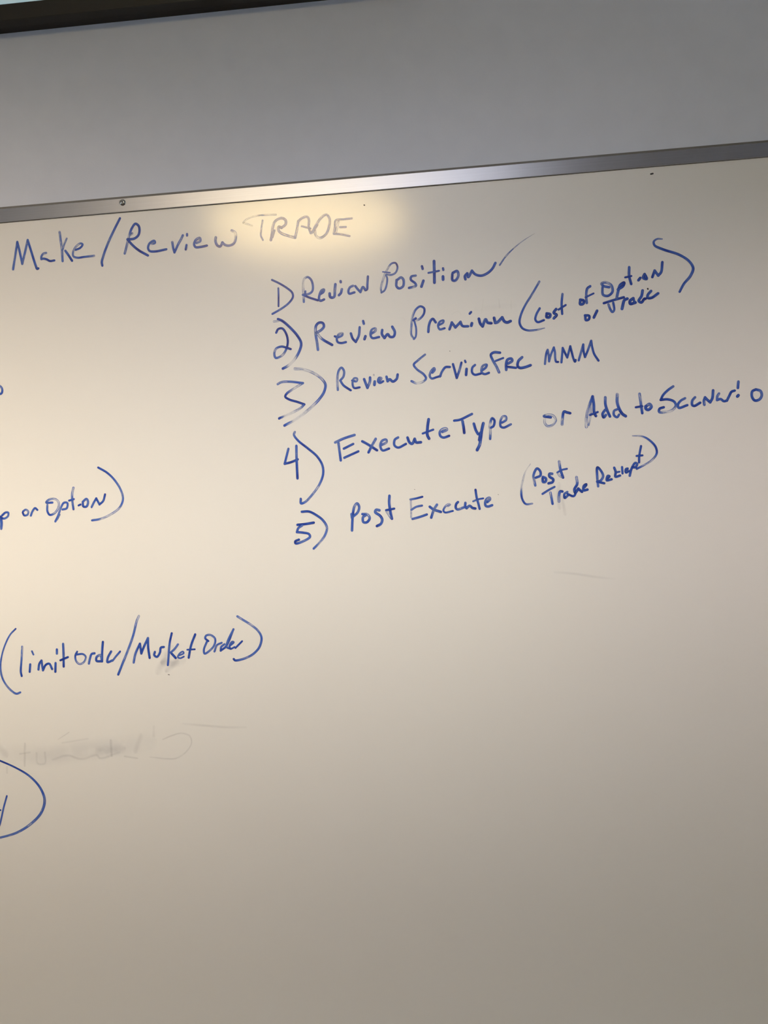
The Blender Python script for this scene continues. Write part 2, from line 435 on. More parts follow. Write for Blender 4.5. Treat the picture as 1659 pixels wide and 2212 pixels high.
# ------------------------------------------------------------------ handwriting
# each entry: kind of mark, which one it is, ink, strokes; a stroke is widths (mm), ink densities,
# and the board points it runs through (x, z in mm; a third value marks a sharp turn)
WRITING = [
 ('handwritten_word', 'blue handwritten word "Make" at the left under the rail', 'ink', [
  ([3.62],[0.5,0.55,0.6,0.75,0.7,0.55,0.5,0.6,0.75,0.75,0.8,0.85],[(-605.6,1982.7),(-601.3,2001.7),(-596.9,2021.5,1),(-594.4,2009.1),(-591.4,1989.5,1),(-586.1,2006.1),(-581.2,2023.0,1),(-577.8,2010.0),(-574.0,1994.9),(-571.3,1985.1),(-569.6,1980.4),(-567.8,1980.8)]),
  ([3.39],[0.45,0.6,0.8,0.95,0.85],[(-554.8,2002.3),(-559.0,2001.5),(-562.1,1997.4),(-562.3,1994.0,1),(-558.8,1994.3),(-554.2,1992.8),(-549.7,1990.2),(-543.2,1990.5)]),
  ([3.62],[0.4,0.5,0.55],[(-532.9,2030.7),(-532.1,2019.9),(-530.9,2006.2),(-530.8,1988.7)]),
  ([2.94],[0.35,0.45,0.5],[(-522.7,2020.5),(-526.3,2013.8),(-530.1,2004.5)]),
  ([3.61],[0.6,0.9,0.85],[(-525.8,2003.0),(-522.3,1997.6),(-516.8,1988.1)]),
  ([3.15],[0.7,0.8,0.5,0.4,0.5,0.8,0.8,0.4],[(-510.3,2003.2),(-503.2,2005.7),(-499.7,2010.3),(-502.8,2011.9),(-510.1,2007.4),(-514.4,2000.4),(-514.4,1994.5),(-508.7,1991.7),(-498.2,1992.1),(-483.6,1992.5)]),
 ]),
 ('slash', 'blue slanted stroke between "Make" and "Review"', 'ink', [
  ([3.6],[0.9,0.8,0.6,0.55,0.6,0.85],[(-442.4,2043.0),(-450.8,2029.1),(-461.1,2010.8),(-469.1,1993.4),(-472.8,1982.4),(-472.3,1977.6)]),
 ]),
 ('handwritten_word', 'blue handwritten word "Review" of the heading', 'ink', [
  ([3.7],[0.5,0.4,0.4,0.7,0.9,0.9,0.8,0.9,0.9,0.9,0.9],[(-438.2,1992.3),(-435.2,2001.3),(-430.7,2015.5),(-425.9,2027.1),(-420.1,2033.5),(-415.6,2030.2),(-414.6,2023.5),(-417.0,2016.4),(-423.4,2012.3),(-432.9,2012.1,1),(-426.6,2003.9),(-417.6,1995.3),(-404.5,1986.7)]),
  ([3.18],[0.4],[(-425.4,2020.1),(-428.2,2018.0)]),
  ([3.56],[0.5,0.5,0.6,0.8,0.8,0.85,0.8],[(-397.5,2002.9),(-393.0,2003.9),(-393.9,2006.8),(-400.8,2003.8),(-403.5,1997.4),(-401.5,1993.0),(-393.4,1991.6),(-377.1,1993.3)]),
  ([3.56],[0.5,0.75,0.8,0.6,0.5,0.8],[(-367.6,2002.7),(-366.6,1993.1),(-365.2,1988.0,1),(-359.2,1999.1),(-354.7,2006.0),(-351.8,2011.1)]),
  ([3.42],[0.7,0.9],[(-347.2,1996.9),(-348.6,1991.0)]),
  ([3.42],[0.8],[(-345.5,2012.5),(-345.6,2010.6)]),
  ([3.55],[0.55,0.5,0.6,0.7,0.85,0.85],[(-332.3,1998.9),(-326.8,2001.1),(-327.2,2005.5),(-333.4,2003.0),(-336.0,1996.6),(-334.0,1992.9),(-327.3,1992.6),(-317.8,1993.8)]),
  ([3.8],[0.55,0.7,0.85,0.7,0.75,0.75,0.6,0.15,0.45],[(-304.1,2004.2),(-304.8,1998.7),(-302.5,1993.0),(-298.6,1991.0),(-294.9,1996.3,1),(-291.1,1992.6),(-285.8,1991.2),(-279.0,1993.3),(-275.7,1998.9),(-275.7,2008.8),(-280.4,2012.2)]),
 ]),
 ('handwritten_word', 'fainter blue handwritten word "TRADE" inside the bright reflection', 'ink', [
  ([2.44],[0.2,0.2,0.25,0.3],[(-250.7,2016.6),(-256.7,2019.1),(-263.3,2021.9,1),(-258.6,2026.0),(-250.5,2029.2),(-238.0,2030.4),(-215.6,2029.6)]),
  ([2.66],[0.45,0.5,0.5,0.6],[(-235.3,2022.9),(-237.8,2010.4),(-238.8,2001.5),(-236.5,1995.2)]),
  ([3.98],[0.8,0.6,0.5,0.5,0.5,0.65,0.6,0.65,0.5,0.4,0.5],[(-224.9,1994.3),(-222.7,2003.6),(-221.1,2012.3),(-217.2,2020.3),(-208.0,2024.0),(-202.6,2020.8),(-202.7,2014.7),(-208.8,2010.4,1),(-212.6,2012.2),(-213.0,2006.6),(-209.3,2002.5),(-200.5,1998.4),(-190.1,1994.8)]),
  ([3.1],[0.6],[(-219.1,2007.2),(-222.5,1998.0)]),
  ([3.75],[0.5,0.5,0.55,0.5,0.5,0.6,0.6],[(-190.1,1994.8),(-188.0,2001.8),(-184.3,2017.6,1),(-178.5,2021.5),(-171.7,2022.8),(-169.1,2019.1),(-169.8,2008.1),(-167.5,1999.6)]),
  ([2.87],[0.6],[(-179.7,2010.2),(-167.7,2005.9)]),
  ([3.75],[0.6,0.5,0.4,0.4,0.55,0.6,0.6,0.3,0.3],[(-165.2,2000.0),(-159.6,2009.5),(-151.2,2019.8),(-143.8,2023.4),(-139.7,2017.7),(-140.9,2006.8),(-145.9,1996.2),(-155.1,1991.4),(-160.5,1995.2),(-161.4,2001.9)]),
  ([3.09],[0.5],[(-157.4,2010.4),(-164.1,2000.4)]),
  ([3.08],[0.55,0.5,0.5,0.5,0.6,0.6],[(-108.2,2015.3),(-120.4,2015.0),(-131.0,2014.3),(-132.9,2005.0),(-134.8,1995.8,1),(-124.9,1994.2),(-112.9,1990.7)]),
  ([3.31],[0.3],[(-127.1,2013.4),(-132.0,1996.7)]),
  ([3.08],[0.6],[(-125.4,2004.4),(-117.5,2004.0)]),
 ]),
 ('item_number', 'blue handwritten "1)"', 'ink', [
  ([2.66],[0.9,1.0,1.0],[(-218.2,1925.2),(-218.6,1913.2),(-219.4,1899.8)]),
  ([3.1],[0.8,0.9,0.9,0.95,0.9,0.7,0.55,0.7],[(-226.5,1937.7),(-216.2,1931.9),(-205.4,1924.2),(-199.0,1917.8),(-198.0,1911.7),(-203.2,1904.3),(-214.9,1896.3),(-228.7,1889.6)]),
 ]),
 ('handwritten_word', 'blue handwritten word "Review" of the first item', 'ink', [
  ([3.31],[0.5,0.4,0.2,0.15,0.25,0.8,0.9,0.8,0.5,0.5,0.95,0.95,0.95],[(-182.9,1903.3),(-182.6,1914.9),(-182.7,1926.0),(-180.1,1935.8),(-175.5,1937.8),(-170.7,1933.4),(-168.7,1923.8),(-170.2,1917.3),(-174.6,1914.1),(-183.6,1913.3,1),(-174.9,1908.8),(-162.9,1904.0)]),
  ([2.65],[0.7],[(-179.7,1918.0),(-180.2,1913.6)]),
  ([3.53],[0.8,0.6,0.5,0.6,0.8,0.8,0.9],[(-158.5,1912.5),(-154.3,1915.0),(-153.2,1918.4),(-156.6,1917.6),(-160.1,1911.0),(-161.0,1905.5),(-159.1,1903.0),(-154.0,1904.4)]),
  ([3.97],[0.8,0.9,0.7,0.6,0.6,0.7],[(-145.5,1912.1),(-145.1,1907.6),(-142.5,1906.1),(-139.4,1907.2),(-138.0,1915.9),(-136.7,1924.4)]),
  ([3.75],[0.6,0.85,0.9],[(-127.9,1916.8),(-129.7,1911.4),(-132.4,1908.9)]),
  ([3.75],[0.8],[(-129.0,1928.2),(-128.9,1927.1)]),
  ([3.52],[0.6,0.7,0.8,0.75,0.85],[(-112.0,1920.5),(-116.3,1918.7),(-118.8,1913.9),(-117.9,1910.0),(-110.5,1911.1)]),
  ([3.52],[0.7,0.75,0.8,0.7,0.8,0.7,0.75,0.85],[(-108.5,1919.7),(-105.6,1915.4),(-101.9,1911.0,1),(-97.9,1917.8),(-94.7,1913.2,1),(-92.6,1913.8),(-91.4,1921.2),(-90.1,1931.8)]),
 ]),
 ('handwritten_word', 'blue handwritten word "Position" with a looped capital P', 'ink', [
  ([2.82],[0.5,0.4,0.35,0.3,0.3,0.4,0.8,0.9,0.6,0.6,0.5,0.6,0.6,0.5,0.5],[(-72.3,1908.0),(-72.9,1913.4),(-69.1,1925.8),(-63.4,1938.1),(-55.8,1947.4),(-50.2,1947.7),(-47.8,1941.8),(-50.9,1934.3),(-57.4,1931.6),(-64.2,1932.5),(-63.1,1926.8),(-64.8,1917.0),(-68.3,1910.2),(-72.3,1908.0)]),
  ([1.97],[0.8],[(-68.8,1936.8),(-58.7,1934.9)]),
  ([3.66],[0.8,0.6,0.7,0.7,0.8,0.75,0.85],[(-48.7,1924.3),(-43.6,1927.0),(-40.5,1923.6),(-41.5,1914.5),(-47.3,1911.9),(-50.7,1915.2),(-50.1,1923.7)]),
  ([3.52],[0.6,0.75,0.8,0.8,0.4,0.9],[(-23.1,1927.9),(-29.2,1927.0),(-30.1,1922.8),(-24.4,1917.4),(-23.4,1913.8),(-33.2,1911.5)]),
  ([3.94],[0.7,0.95],[(-12.7,1919.8),(-15.8,1912.1)]),
  ([3.66],[0.85],[(-13.5,1940.1),(-12.8,1936.7)]),
  ([4.21],[0.9,0.85,0.85],[(3.7,1945.9),(3.2,1931.5),(2.6,1916.3)]),
  ([2.81],[0.75,0.9],[(-5.0,1930.4),(9.7,1932.1)]),
  ([4.21],[0.8],[(14.9,1923.5),(14.8,1919.6)]),
  ([3.37],[0.8],[(15.6,1935.0),(15.9,1933.0)]),
  ([3.79],[0.85,0.6,0.6,0.8,0.85,0.85],[(28.9,1927.8),(35.0,1929.7),(36.3,1923.3),(31.8,1916.9),(27.9,1917.6),(28.1,1926.0)]),
  ([3.77],[0.8,0.8,0.7,0.7,0.85,0.8,0.75,0.7,0.7],[(45.8,1917.6),(45.3,1921.9),(48.7,1925.4,1),(49.8,1920.1),(55.5,1928.5,1),(60.1,1923.1),(68.3,1920.8),(76.8,1923.6),(84.1,1929.6),(88.4,1936.7)]),
 ]),
 ('check_mark', 'thin fading blue tick after "Position"', 'ink', [
  ([2.51,2.37,1.67,0.97,0.56],[0.5,0.45,0.4,0.35,0.2],[(94.3,1933.4),(103.0,1944.6),(117.6,1957.4),(131.9,1966.7),(144.7,1973.4)]),
 ]),
 ('item_number', 'dark blue handwritten "2)"', 'ink', [
  ([3.39],[0.9,1.0,0.95,1.0,1.0,0.95,0.6,0.3,0.7,0.6,0.5,0.8,0.95,1.0],[(-224.8,1862.7),(-221.8,1867.4),(-215.8,1867.9),(-210.6,1859.7),(-209.0,1849.1),(-211.6,1838.8),(-218.0,1830.2),(-227.5,1826.9),(-229.4,1832.3),(-226.7,1839.7),(-218.6,1842.4),(-212.1,1840.6),(-205.7,1838.0)]),
  ([3.92],[0.95,0.95,0.9,0.9,0.85,0.85,0.6,0.2,0.15,0.9],[(-221.0,1881.6),(-215.2,1878.6),(-205.2,1869.1),(-194.7,1855.9),(-190.1,1845.1),(-192.9,1834.9),(-201.3,1822.4),(-211.0,1814.4),(-218.1,1811.2)]),
  ([2.87],[0.25],[(-227.4,1878.6),(-220.5,1879.0)]),
 ]),
 ('handwritten_word', 'blue handwritten word "Review" of the second item', 'ink', [
  ([3.9],[0.5,0.5,0.5,0.5,0.9,0.9,0.6,0.4,0.5,0.95,0.95],[(-166.7,1834.3),(-167.4,1844.8),(-168.7,1857.9),(-167.4,1868.3),(-162.8,1872.2),(-157.6,1871.2),(-156.4,1866.2),(-160.8,1861.5),(-167.3,1858.5,1),(-160.2,1849.2),(-146.3,1839.7)]),
  ([3.38],[0.9,0.5,0.4,0.5,0.75,0.85,0.8],[(-141.5,1851.4),(-137.9,1849.8),(-131.2,1852.0),(-130.4,1854.6),(-135.7,1854.0),(-139.0,1848.0),(-138.0,1843.0),(-133.1,1841.3),(-126.5,1842.1)]),
  ([3.63],[0.75,0.8,0.85,0.6,0.75],[(-118.7,1853.7),(-116.5,1846.3),(-112.5,1841.5,1),(-107.8,1849.6),(-105.8,1861.4)]),
  ([3.89],[0.85],[(-98.4,1848.3),(-99.9,1844.5)]),
  ([3.63],[0.7],[(-100.4,1869.8),(-99.7,1866.2)]),
  ([3.49],[0.8,0.5,0.5,0.6,0.75,0.85],[(-89.7,1851.5),(-83.8,1855.0),(-83.6,1858.2),(-88.9,1856.7),(-91.1,1849.7),(-88.8,1845.2),(-79.4,1845.9)]),
  ([3.88],[0.65,0.75,0.85,0.7,0.85,0.75,0.55,0.8],[(-74.3,1855.2),(-75.0,1849.8),(-71.7,1844.1,1),(-66.8,1849.0),(-63.8,1845.1),(-58.9,1845.0),(-56.7,1851.1),(-59.8,1858.8)]),
 ]),
 ('handwritten_word', 'blue handwritten word "Premium"', 'ink', [
  ([3.25],[0.5,0.4,0.5,0.4,0.45,0.8,0.9,0.6,0.25],[(-30.1,1840.1),(-33.6,1845.1),(-33.1,1857.6),(-30.2,1872.4),(-25.3,1880.8),(-18.8,1884.5),(-13.8,1881.2),(-14.7,1873.8),(-21.1,1867.0),(-27.4,1865.1)]),
  ([2.75],[0.6,0.65,0.5],[(-28.2,1863.5),(-26.6,1853.4),(-28.1,1842.2),(-30.8,1839.6)]),
  ([3.5],[0.95],[(-29.7,1865.9),(-26.5,1868.2)]),
  ([3.75],[0.85,0.8,0.7,0.8,0.9],[(-9.9,1848.2),(-8.5,1857.1),(-5.6,1863.7),(-2.6,1865.8),(1.1,1860.7)]),
  ([3.12],[0.75,0.6,0.6,0.75,0.85,0.85],[(4.6,1856.1),(11.4,1859.4),(12.1,1862.4),(7.3,1861.3),(4.2,1856.1),(6.1,1850.6),(13.0,1851.4)]),
  ([3.74],[0.8,0.8,0.85,0.75,0.9,0.85],[(19.8,1849.7),(23.6,1858.7,1),(28.2,1851.6,1),(35.6,1858.6,1),(38.0,1853.0),(45.6,1851.8)]),
  ([4.23],[0.75,0.9],[(51.3,1855.4),(50.4,1852.5)]),
  ([3.49],[0.85],[(49.1,1869.3),(50.9,1871.1)]),
  ([4.22],[0.95,0.85,0.8,0.6,0.8,0.95],[(61.4,1860.9),(62.9,1854.3),(65.8,1850.4,1),(70.6,1859.7),(73.1,1855.0),(77.9,1853.8)]),
  ([4.22],[0.95,0.85,0.7,0.8,0.85,0.8,0.95],[(82.4,1860.6),(83.6,1854.0,1),(86.4,1854.4),(93.5,1860.5,1),(96.3,1854.9),(99.9,1853.1),(104.6,1854.6)]),
 ]),
 ('parenthesis', 'tall blue opening parenthesis before "cost"', 'ink', [
  ([3.09,3.09,3.22,3.22,3.22,3.46,3.22,2.97,1.48],[0.65,0.55,0.5,0.6,0.7,0.9,0.8,0.5,0.3],[(147.2,1906.3),(136.4,1889.8),(125.7,1874.5),(119.1,1861.3),(117.0,1851.6),(120.3,1843.9),(127.4,1840.2),(138.5,1839.8),(150.8,1841.6)]),
 ]),
 ('handwritten_word', 'small blue handwritten word "cost"', 'ink', [
  ([3.4],[0.7,0.7,0.85,0.85],[(145.6,1869.2),(140.9,1861.8),(138.9,1854.2),(141.8,1850.6),(150.3,1852.6)]),
  ([4.02],[0.95,0.85,0.9],[(155.0,1861.6),(159.5,1860.1),(158.6,1856.2),(154.4,1856.5),(154.9,1861.1)]),
  ([4.02],[0.85,0.9,0.9],[(167.9,1866.5),(164.5,1861.9),(168.2,1858.6),(164.3,1854.2)]),
  ([3.4],[0.6,0.75,0.8],[(177.8,1886.6),(175.9,1873.1),(175.9,1859.5)]),
  ([3.09],[0.9],[(171.4,1865.7),(181.2,1871.2)]),
 ]),
 ('handwritten_word', 'small blue handwritten word "of"', 'ink', [
  ([4.01],[0.9,0.85,0.9],[(201.7,1877.1),(206.1,1875.5),(205.2,1871.2),(201.2,1870.9),(201.6,1876.6)]),
  ([3.7],[0.85,0.6,0.65],[(215.9,1894.5),(212.0,1891.7),(209.9,1881.4),(210.1,1872.1)]),
  ([2.77],[0.9],[(209.0,1879.9),(219.9,1884.3)]),
 ]),
 ('handwritten_word', 'small blue handwritten word "Option" inside the parentheses at the right', 'ink', [
  ([3.69],[0.75,0.6,0.5,0.5,0.6,0.8,0.7,0.7,0.7],[(241.5,1891.3),(234.4,1893.4),(231.5,1897.0),(236.6,1898.3),(244.4,1894.1),(245.7,1884.8),(239.3,1879.6),(232.9,1881.5),(232.3,1888.9),(233.2,1893.5)]),
  ([3.99],[0.6,0.7,0.85,0.8,0.85],[(250.9,1875.2),(253.2,1884.2),(256.7,1893.2),(262.2,1896.1),(260.4,1891.4),(253.4,1887.3)]),
  ([3.83],[0.75,0.8,0.9],[(270.1,1916.4),(269.4,1904.5),(271.5,1893.6)]),
  ([3.07],[0.9],[(264.1,1903.1),(272.1,1904.3)]),
  ([3.98],[0.9],[(281.7,1898.0),(284.0,1900.6)]),
  ([4.29],[0.9,0.85,0.9],[(290.2,1905.2),(288.2,1900.7),(292.6,1898.8),(291.2,1903.3)]),
  ([3.82],[0.85,0.75,0.9,0.7,0.85],[(300.5,1900.8),(304.0,1909.2,1),(308.4,1902.2,1),(312.5,1906.5),(314.9,1919.8)]),
 ]),
 ('parenthesis', 'long curling blue closing parenthesis at the upper right', 'ink', [
  ([1.83,3.05,3.67,3.67,3.67,3.67,3.67,3.97,3.97,3.67,3.36],[0.5,0.7,0.8,0.8,0.8,0.75,0.7,0.75,0.7,0.65,0.8],[(316.4,1951.7),(309.7,1952.2),(305.0,1948.9),(305.9,1943.8),(316.4,1937.6),(338.3,1928.2),(351.1,1918.0),(355.5,1908.5),(351.2,1898.1),(342.0,1888.1),(335.8,1877.9)]),
 ]),
 ('handwritten_word', 'small blue handwritten word "or" under "of"', 'ink', [
  ([3.7],[0.9,0.85,0.9],[(206.9,1855.1),(212.4,1853.9),(211.6,1849.2),(207.6,1848.4),(207.0,1853.8)]),
  ([4.0],[0.85,0.95],[(218.7,1851.4),(223.4,1860.0)]),
 ]),
 ('handwritten_word', 'small blue handwritten word "Trade" under "Option"', 'ink', [
  ([3.68],[0.9,0.95,0.95],[(233.4,1870.0),(245.0,1872.8),(260.3,1876.0)]),
  ([3.38],[0.5,0.8,0.75,0.7],[(239.4,1867.6),(241.6,1860.5),(244.1,1856.9),(246.5,1859.3),(246.0,1869.4)]),
  ([4.3],[0.9,0.8],[(257.3,1860.5),(261.3,1872.1),(265.0,1873.6)]),
  ([4.29],[0.8,0.9,0.9],[(273.0,1873.5),(268.7,1870.4),(268.8,1866.4),(275.6,1867.5)]),
  ([3.37],[0.85],[(273.4,1873.5),(274.6,1867.5)]),
  ([3.98],[0.75,0.85,0.9,0.9],[(286.3,1883.2),(284.4,1875.7),(280.4,1869.5),(283.9,1867.1),(287.9,1871.6),(289.4,1871.8)]),
  ([3.98],[0.8,0.75,0.85,0.85],[(297.5,1881.6),(293.0,1876.6),(292.8,1872.8),(297.7,1872.4),(306.7,1877.7)]),
 ]),
 ('item_number', 'blue handwritten "3)" drawn in pale hollow strokes', 'ink', [
  ([3.44],[0.5,0.55,0.6,0.8,0.2,0.3,0.9,0.95,0.95,0.95,0.4,0.05,0.05,0.9],[(-226.8,1789.7),(-221.8,1792.0),(-210.1,1792.0),(-190.8,1788.7,1),(-204.9,1781.3),(-214.6,1775.6),(-217.1,1771.2),(-211.6,1766.8),(-200.2,1762.6),(-190.6,1758.5,1),(-196.1,1753.7),(-211.6,1746.7),(-227.6,1741.1)]),
  ([3.9],[0.3,0.2,0.25,0.5,0.7,0.55,0.3,0.1,0.05,0.85],[(-201.0,1809.7),(-188.3,1807.7),(-174.8,1801.6),(-163.8,1792.8),(-158.9,1784.5),(-161.4,1774.3),(-168.8,1764.5),(-183.5,1751.7),(-200.3,1740.2),(-220.4,1730.5)]),
  ([2.98],[0.9],[(-226.0,1742.1),(-227.7,1740.6)]),
  ([2.75],[0.9],[(-219.7,1730.9),(-220.9,1730.3)]),
 ]),
 ('handwritten_word', 'blue handwritten word "Review" of the third item', 'ink', [
  ([3.42],[0.45,0.4,0.4,0.5,0.75,0.6,0.6,0.85,0.9],[(-141.7,1775.8),(-141.2,1793.5),(-138.3,1803.6),(-134.7,1806.6),(-131.5,1802.0),(-132.6,1794.1),(-137.5,1788.7,1),(-133.3,1781.6),(-123.6,1774.0)]),
  ([3.19],[0.85,0.5,0.5,0.6,0.75,0.85,0.85],[(-120.5,1787.5),(-114.6,1786.0),(-113.5,1789.6),(-117.8,1790.2),(-120.3,1784.1),(-118.6,1777.1),(-110.8,1777.2)]),
  ([3.87],[0.7,0.8,0.75,0.5,0.7],[(-103.6,1788.1),(-99.7,1775.9,1),(-95.8,1784.1),(-95.2,1789.8)]),
  ([4.1],[0.7,0.8],[(-88.9,1783.7),(-89.6,1779.5)]),
  ([2.05],[0.3],[(-89.8,1793.6),(-89.7,1792.7)]),
  ([3.41],[0.7,0.6,0.6,0.7,0.8],[(-82.7,1783.6),(-79.3,1787.9),(-82.4,1788.7),(-84.2,1783.9),(-81.7,1781.5),(-77.2,1783.4)]),
  ([3.86],[0.65,0.7,0.85,0.8,0.7,0.85],[(-71.9,1789.3),(-70.7,1783.2,1),(-67.7,1785.6),(-63.4,1782.1),(-57.9,1785.5),(-56.2,1791.3)]),
 ]),
 ('handwritten_word', 'blue handwritten word "Service" with a long open S', 'ink', [
  ([3.29],[0.5,0.55,0.7,0.65,0.65,0.8,0.3,0.1,0.7],[(-16.4,1816.6),(-26.8,1809.2),(-32.7,1803.7),(-28.7,1797.0),(-19.7,1789.3),(-16.8,1783.2),(-21.5,1778.8),(-30.9,1777.7),(-37.2,1780.9)]),
  ([3.28],[0.7,0.5,0.55,0.6,0.8,0.85,0.85],[(-7.3,1790.8),(-3.9,1794.6),(-4.6,1797.0),(-8.9,1793.2),(-11.4,1786.4),(-8.9,1782.7),(-2.4,1784.0),(3.5,1785.3)]),
  ([3.51],[0.75,0.6,0.75,0.85],[(2.9,1784.8),(6.2,1791.6),(11.2,1797.1),(17.2,1797.0)]),
  ([3.5],[0.8,0.85,0.9,0.6,0.95],[(21.9,1800.5),(23.7,1792.1),(26.0,1781.2,1),(30.8,1792.8),(33.6,1801.7)]),
  ([3.97],[0.85,0.9],[(40.3,1792.4),(39.2,1784.6)]),
  ([3.04],[0.85],[(38.8,1804.2),(39.5,1802.2)]),
  ([3.5],[0.6,0.75,0.85,0.85,0.85],[(52.2,1797.2),(48.5,1793.9),(47.9,1787.0),(51.2,1783.8),(59.4,1784.8)]),
  ([3.38],[0.8,0.5,0.5,0.6,0.8,0.9],[(61.4,1788.9),(67.4,1793.2),(68.5,1796.6),(63.5,1795.6),(61.2,1791.9),(61.2,1786.0),(65.1,1783.7),(70.8,1785.1)]),
 ]),
 ('handwritten_word', 'blue handwritten word "Fee" run on after "Service"', 'ink', [
  ([3.73],[0.9,0.8,0.75,0.6,0.5,0.6],[(87.6,1812.0),(79.5,1813.0),(75.1,1810.2),(77.2,1802.4),(81.9,1792.8),(84.9,1785.0)]),
  ([3.03],[0.85],[(81.2,1801.0),(91.6,1804.2)]),
  ([3.96],[0.8,0.7,0.75,0.75,0.8,0.7],[(98.5,1796.3),(104.0,1799.6),(103.0,1802.6),(97.6,1801.6),(95.3,1795.3),(95.0,1787.8)]),
  ([3.49],[0.9],[(96.3,1791.8),(108.3,1789.5)]),
  ([3.95],[0.65,0.75,0.85,0.85,0.85],[(117.7,1803.4),(112.5,1798.8),(111.0,1791.9),(114.0,1789.0),(121.0,1789.5),(128.6,1791.6)]),
 ]),
 ('handwritten_word', 'blue zigzag letters "MMM"', 'ink', [
  ([3.15],[0.55,0.6,0.7,0.7,0.75,0.65,0.65,0.75,0.7,0.8,1.0],[(148.5,1792.1),(149.6,1799.0),(151.7,1808.0),(153.3,1811.2,1),(154.4,1803.2),(154.4,1795.3,1),(157.7,1805.0),(161.9,1813.9,1),(163.0,1807.2),(163.0,1798.0),(163.9,1794.0),(166.5,1793.6)]),
  ([3.28],[0.65,0.7,0.8,0.85,0.85,0.8,0.85,0.8,0.85,0.95],[(171.1,1792.8),(172.4,1801.3),(174.0,1812.3,1),(176.9,1804.9),(179.4,1798.9,1),(182.2,1807.2),(184.4,1813.9,1),(186.0,1805.6),(187.5,1797.6),(189.7,1792.2),(190.6,1794.4)]),
  ([3.27],[0.6,0.6,0.8,0.85,0.85,0.7,0.75,0.8,0.85,0.9],[(194.9,1793.8),(198.1,1803.4),(202.1,1815.1,1),(202.1,1805.7),(203.6,1797.8,1),(207.3,1805.4),(213.1,1819.4,1),(214.1,1810.1),(216.1,1801.5),(221.5,1791.6)]),
 ]),
 ('item_number', 'blue handwritten "4)" with a tall bracket', 'ink', [
  ([3.51],[0.7,0.75,0.95,0.95],[(-216.9,1697.0),(-220.2,1686.6),(-223.4,1676.3,1),(-214.7,1677.9),(-204.5,1681.3)]),
  ([3.8],[0.7,0.75,0.9],[(-205.3,1700.4),(-206.0,1679.9),(-206.3,1654.7)]),
  ([3.51],[0.4,0.8,0.9,0.9,0.8,0.75,0.75,0.65,0.5,0.45,0.5,0.9],[(-206.4,1720.2),(-207.8,1716.6),(-202.6,1708.2),(-188.6,1695.6),(-176.0,1683.2),(-169.6,1670.3),(-169.4,1658.6),(-175.3,1644.4),(-186.4,1630.4),(-197.3,1620.5),(-203.3,1618.9),(-203.3,1625.2)]),
 ]),
 ('handwritten_word', 'blue handwritten word "Execute" of the fourth item', 'ink', [
  ([3.78],[0.6,0.65,0.8,0.6],[(-149.6,1702.0),(-137.8,1706.6),(-121.8,1710.7)]),
  ([3.79],[0.65,0.7],[(-145.1,1700.7),(-144.1,1687.8),(-143.3,1676.3)]),
  ([3.49],[0.7,0.9],[(-137.9,1692.5),(-124.4,1698.2)]),
  ([3.49],[0.8,0.9],[(-137.9,1679.6),(-117.7,1687.3)]),
  ([3.92],[0.75,0.85,0.9],[(-111.1,1701.0),(-103.3,1696.1),(-91.4,1687.4)]),
  ([3.92],[0.5,0.55,0.9],[(-92.2,1703.2),(-97.5,1695.0),(-103.2,1685.2)]),
  ([3.63],[0.75,0.5,0.5,0.65,0.75,0.9],[(-84.4,1694.2),(-77.2,1697.8),(-77.5,1701.3),(-83.4,1700.0),(-86.2,1692.9),(-83.4,1686.6),(-74.3,1688.5)]),
  ([3.62],[0.6,0.7,0.8,0.85],[(-60.6,1703.3),(-65.4,1700.3),(-66.3,1692.8),(-61.4,1689.2),(-50.3,1693.5)]),
  ([4.01],[0.75,0.85,0.8,0.85,0.95],[(-47.3,1702.1),(-45.0,1695.6),(-41.5,1693.2),(-37.4,1699.8,1),(-35.6,1695.0),(-29.2,1694.6)]),
  ([4.22],[0.75,0.85,0.85,0.9],[(-16.4,1725.8),(-18.6,1714.5),(-19.4,1704.0),(-17.4,1699.1)]),
  ([3.16],[0.8,0.9],[(-25.6,1706.7),(-10.9,1711.1)]),
  ([3.58],[0.75,0.4,0.45,0.75,0.85,0.9],[(1.8,1707.1),(8.3,1709.8),(7.6,1711.5),(2.3,1711.2),(-1.9,1707.1),(-1.2,1701.6),(2.7,1699.2),(10.7,1701.0)]),
 ]),
 ('handwritten_word', 'blue handwritten word "Type"', 'ink', [
  ([3.57],[0.85,0.85,0.9],[(19.2,1721.8),(27.1,1722.6),(44.1,1729.4)]),
  ([4.0],[0.7,0.8,0.95],[(30.6,1720.3),(31.7,1711.3),(32.1,1704.1)]),
  ([3.99],[0.75,0.85],[(46.1,1715.6),(48.2,1707.0),(51.0,1701.1)]),
  ([4.41],[0.75,0.85,0.9,0.6,0.95],[(59.2,1715.3),(56.5,1705.5),(54.3,1694.0),(52.3,1685.7),(48.7,1679.1)]),
  ([4.2],[0.85],[(54.5,1702.4),(52.4,1692.6)]),
  ([3.57],[0.8,0.4,0.15,0.15,0.8,0.95,0.7,0.8],[(67.5,1693.4),(68.4,1703.6),(68.2,1712.1),(71.8,1721.8),(74.8,1718.5),(73.0,1710.7),(69.7,1708.8)]),
  ([3.35],[0.85,0.5,0.5,0.7,0.85,0.8,0.6],[(85.2,1714.9),(90.8,1718.2),(90.7,1722.9),(86.7,1723.1),(83.1,1717.4),(83.0,1709.5),(86.9,1707.7),(97.0,1711.6)]),
 ]),
 ('handwritten_word', 'pale blue handwritten word "or" after "Type"', 'ink', [
  ([3.46],[0.85,0.8,0.35,0.25,0.3,0.35,0.4,0.3,0.25],[(152.3,1717.6),(142.8,1719.9),(148.8,1721.6),(156.1,1719.5),(159.0,1713.4),(154.4,1707.2),(147.4,1706.0),(143.8,1710.0),(143.9,1717.1)]),
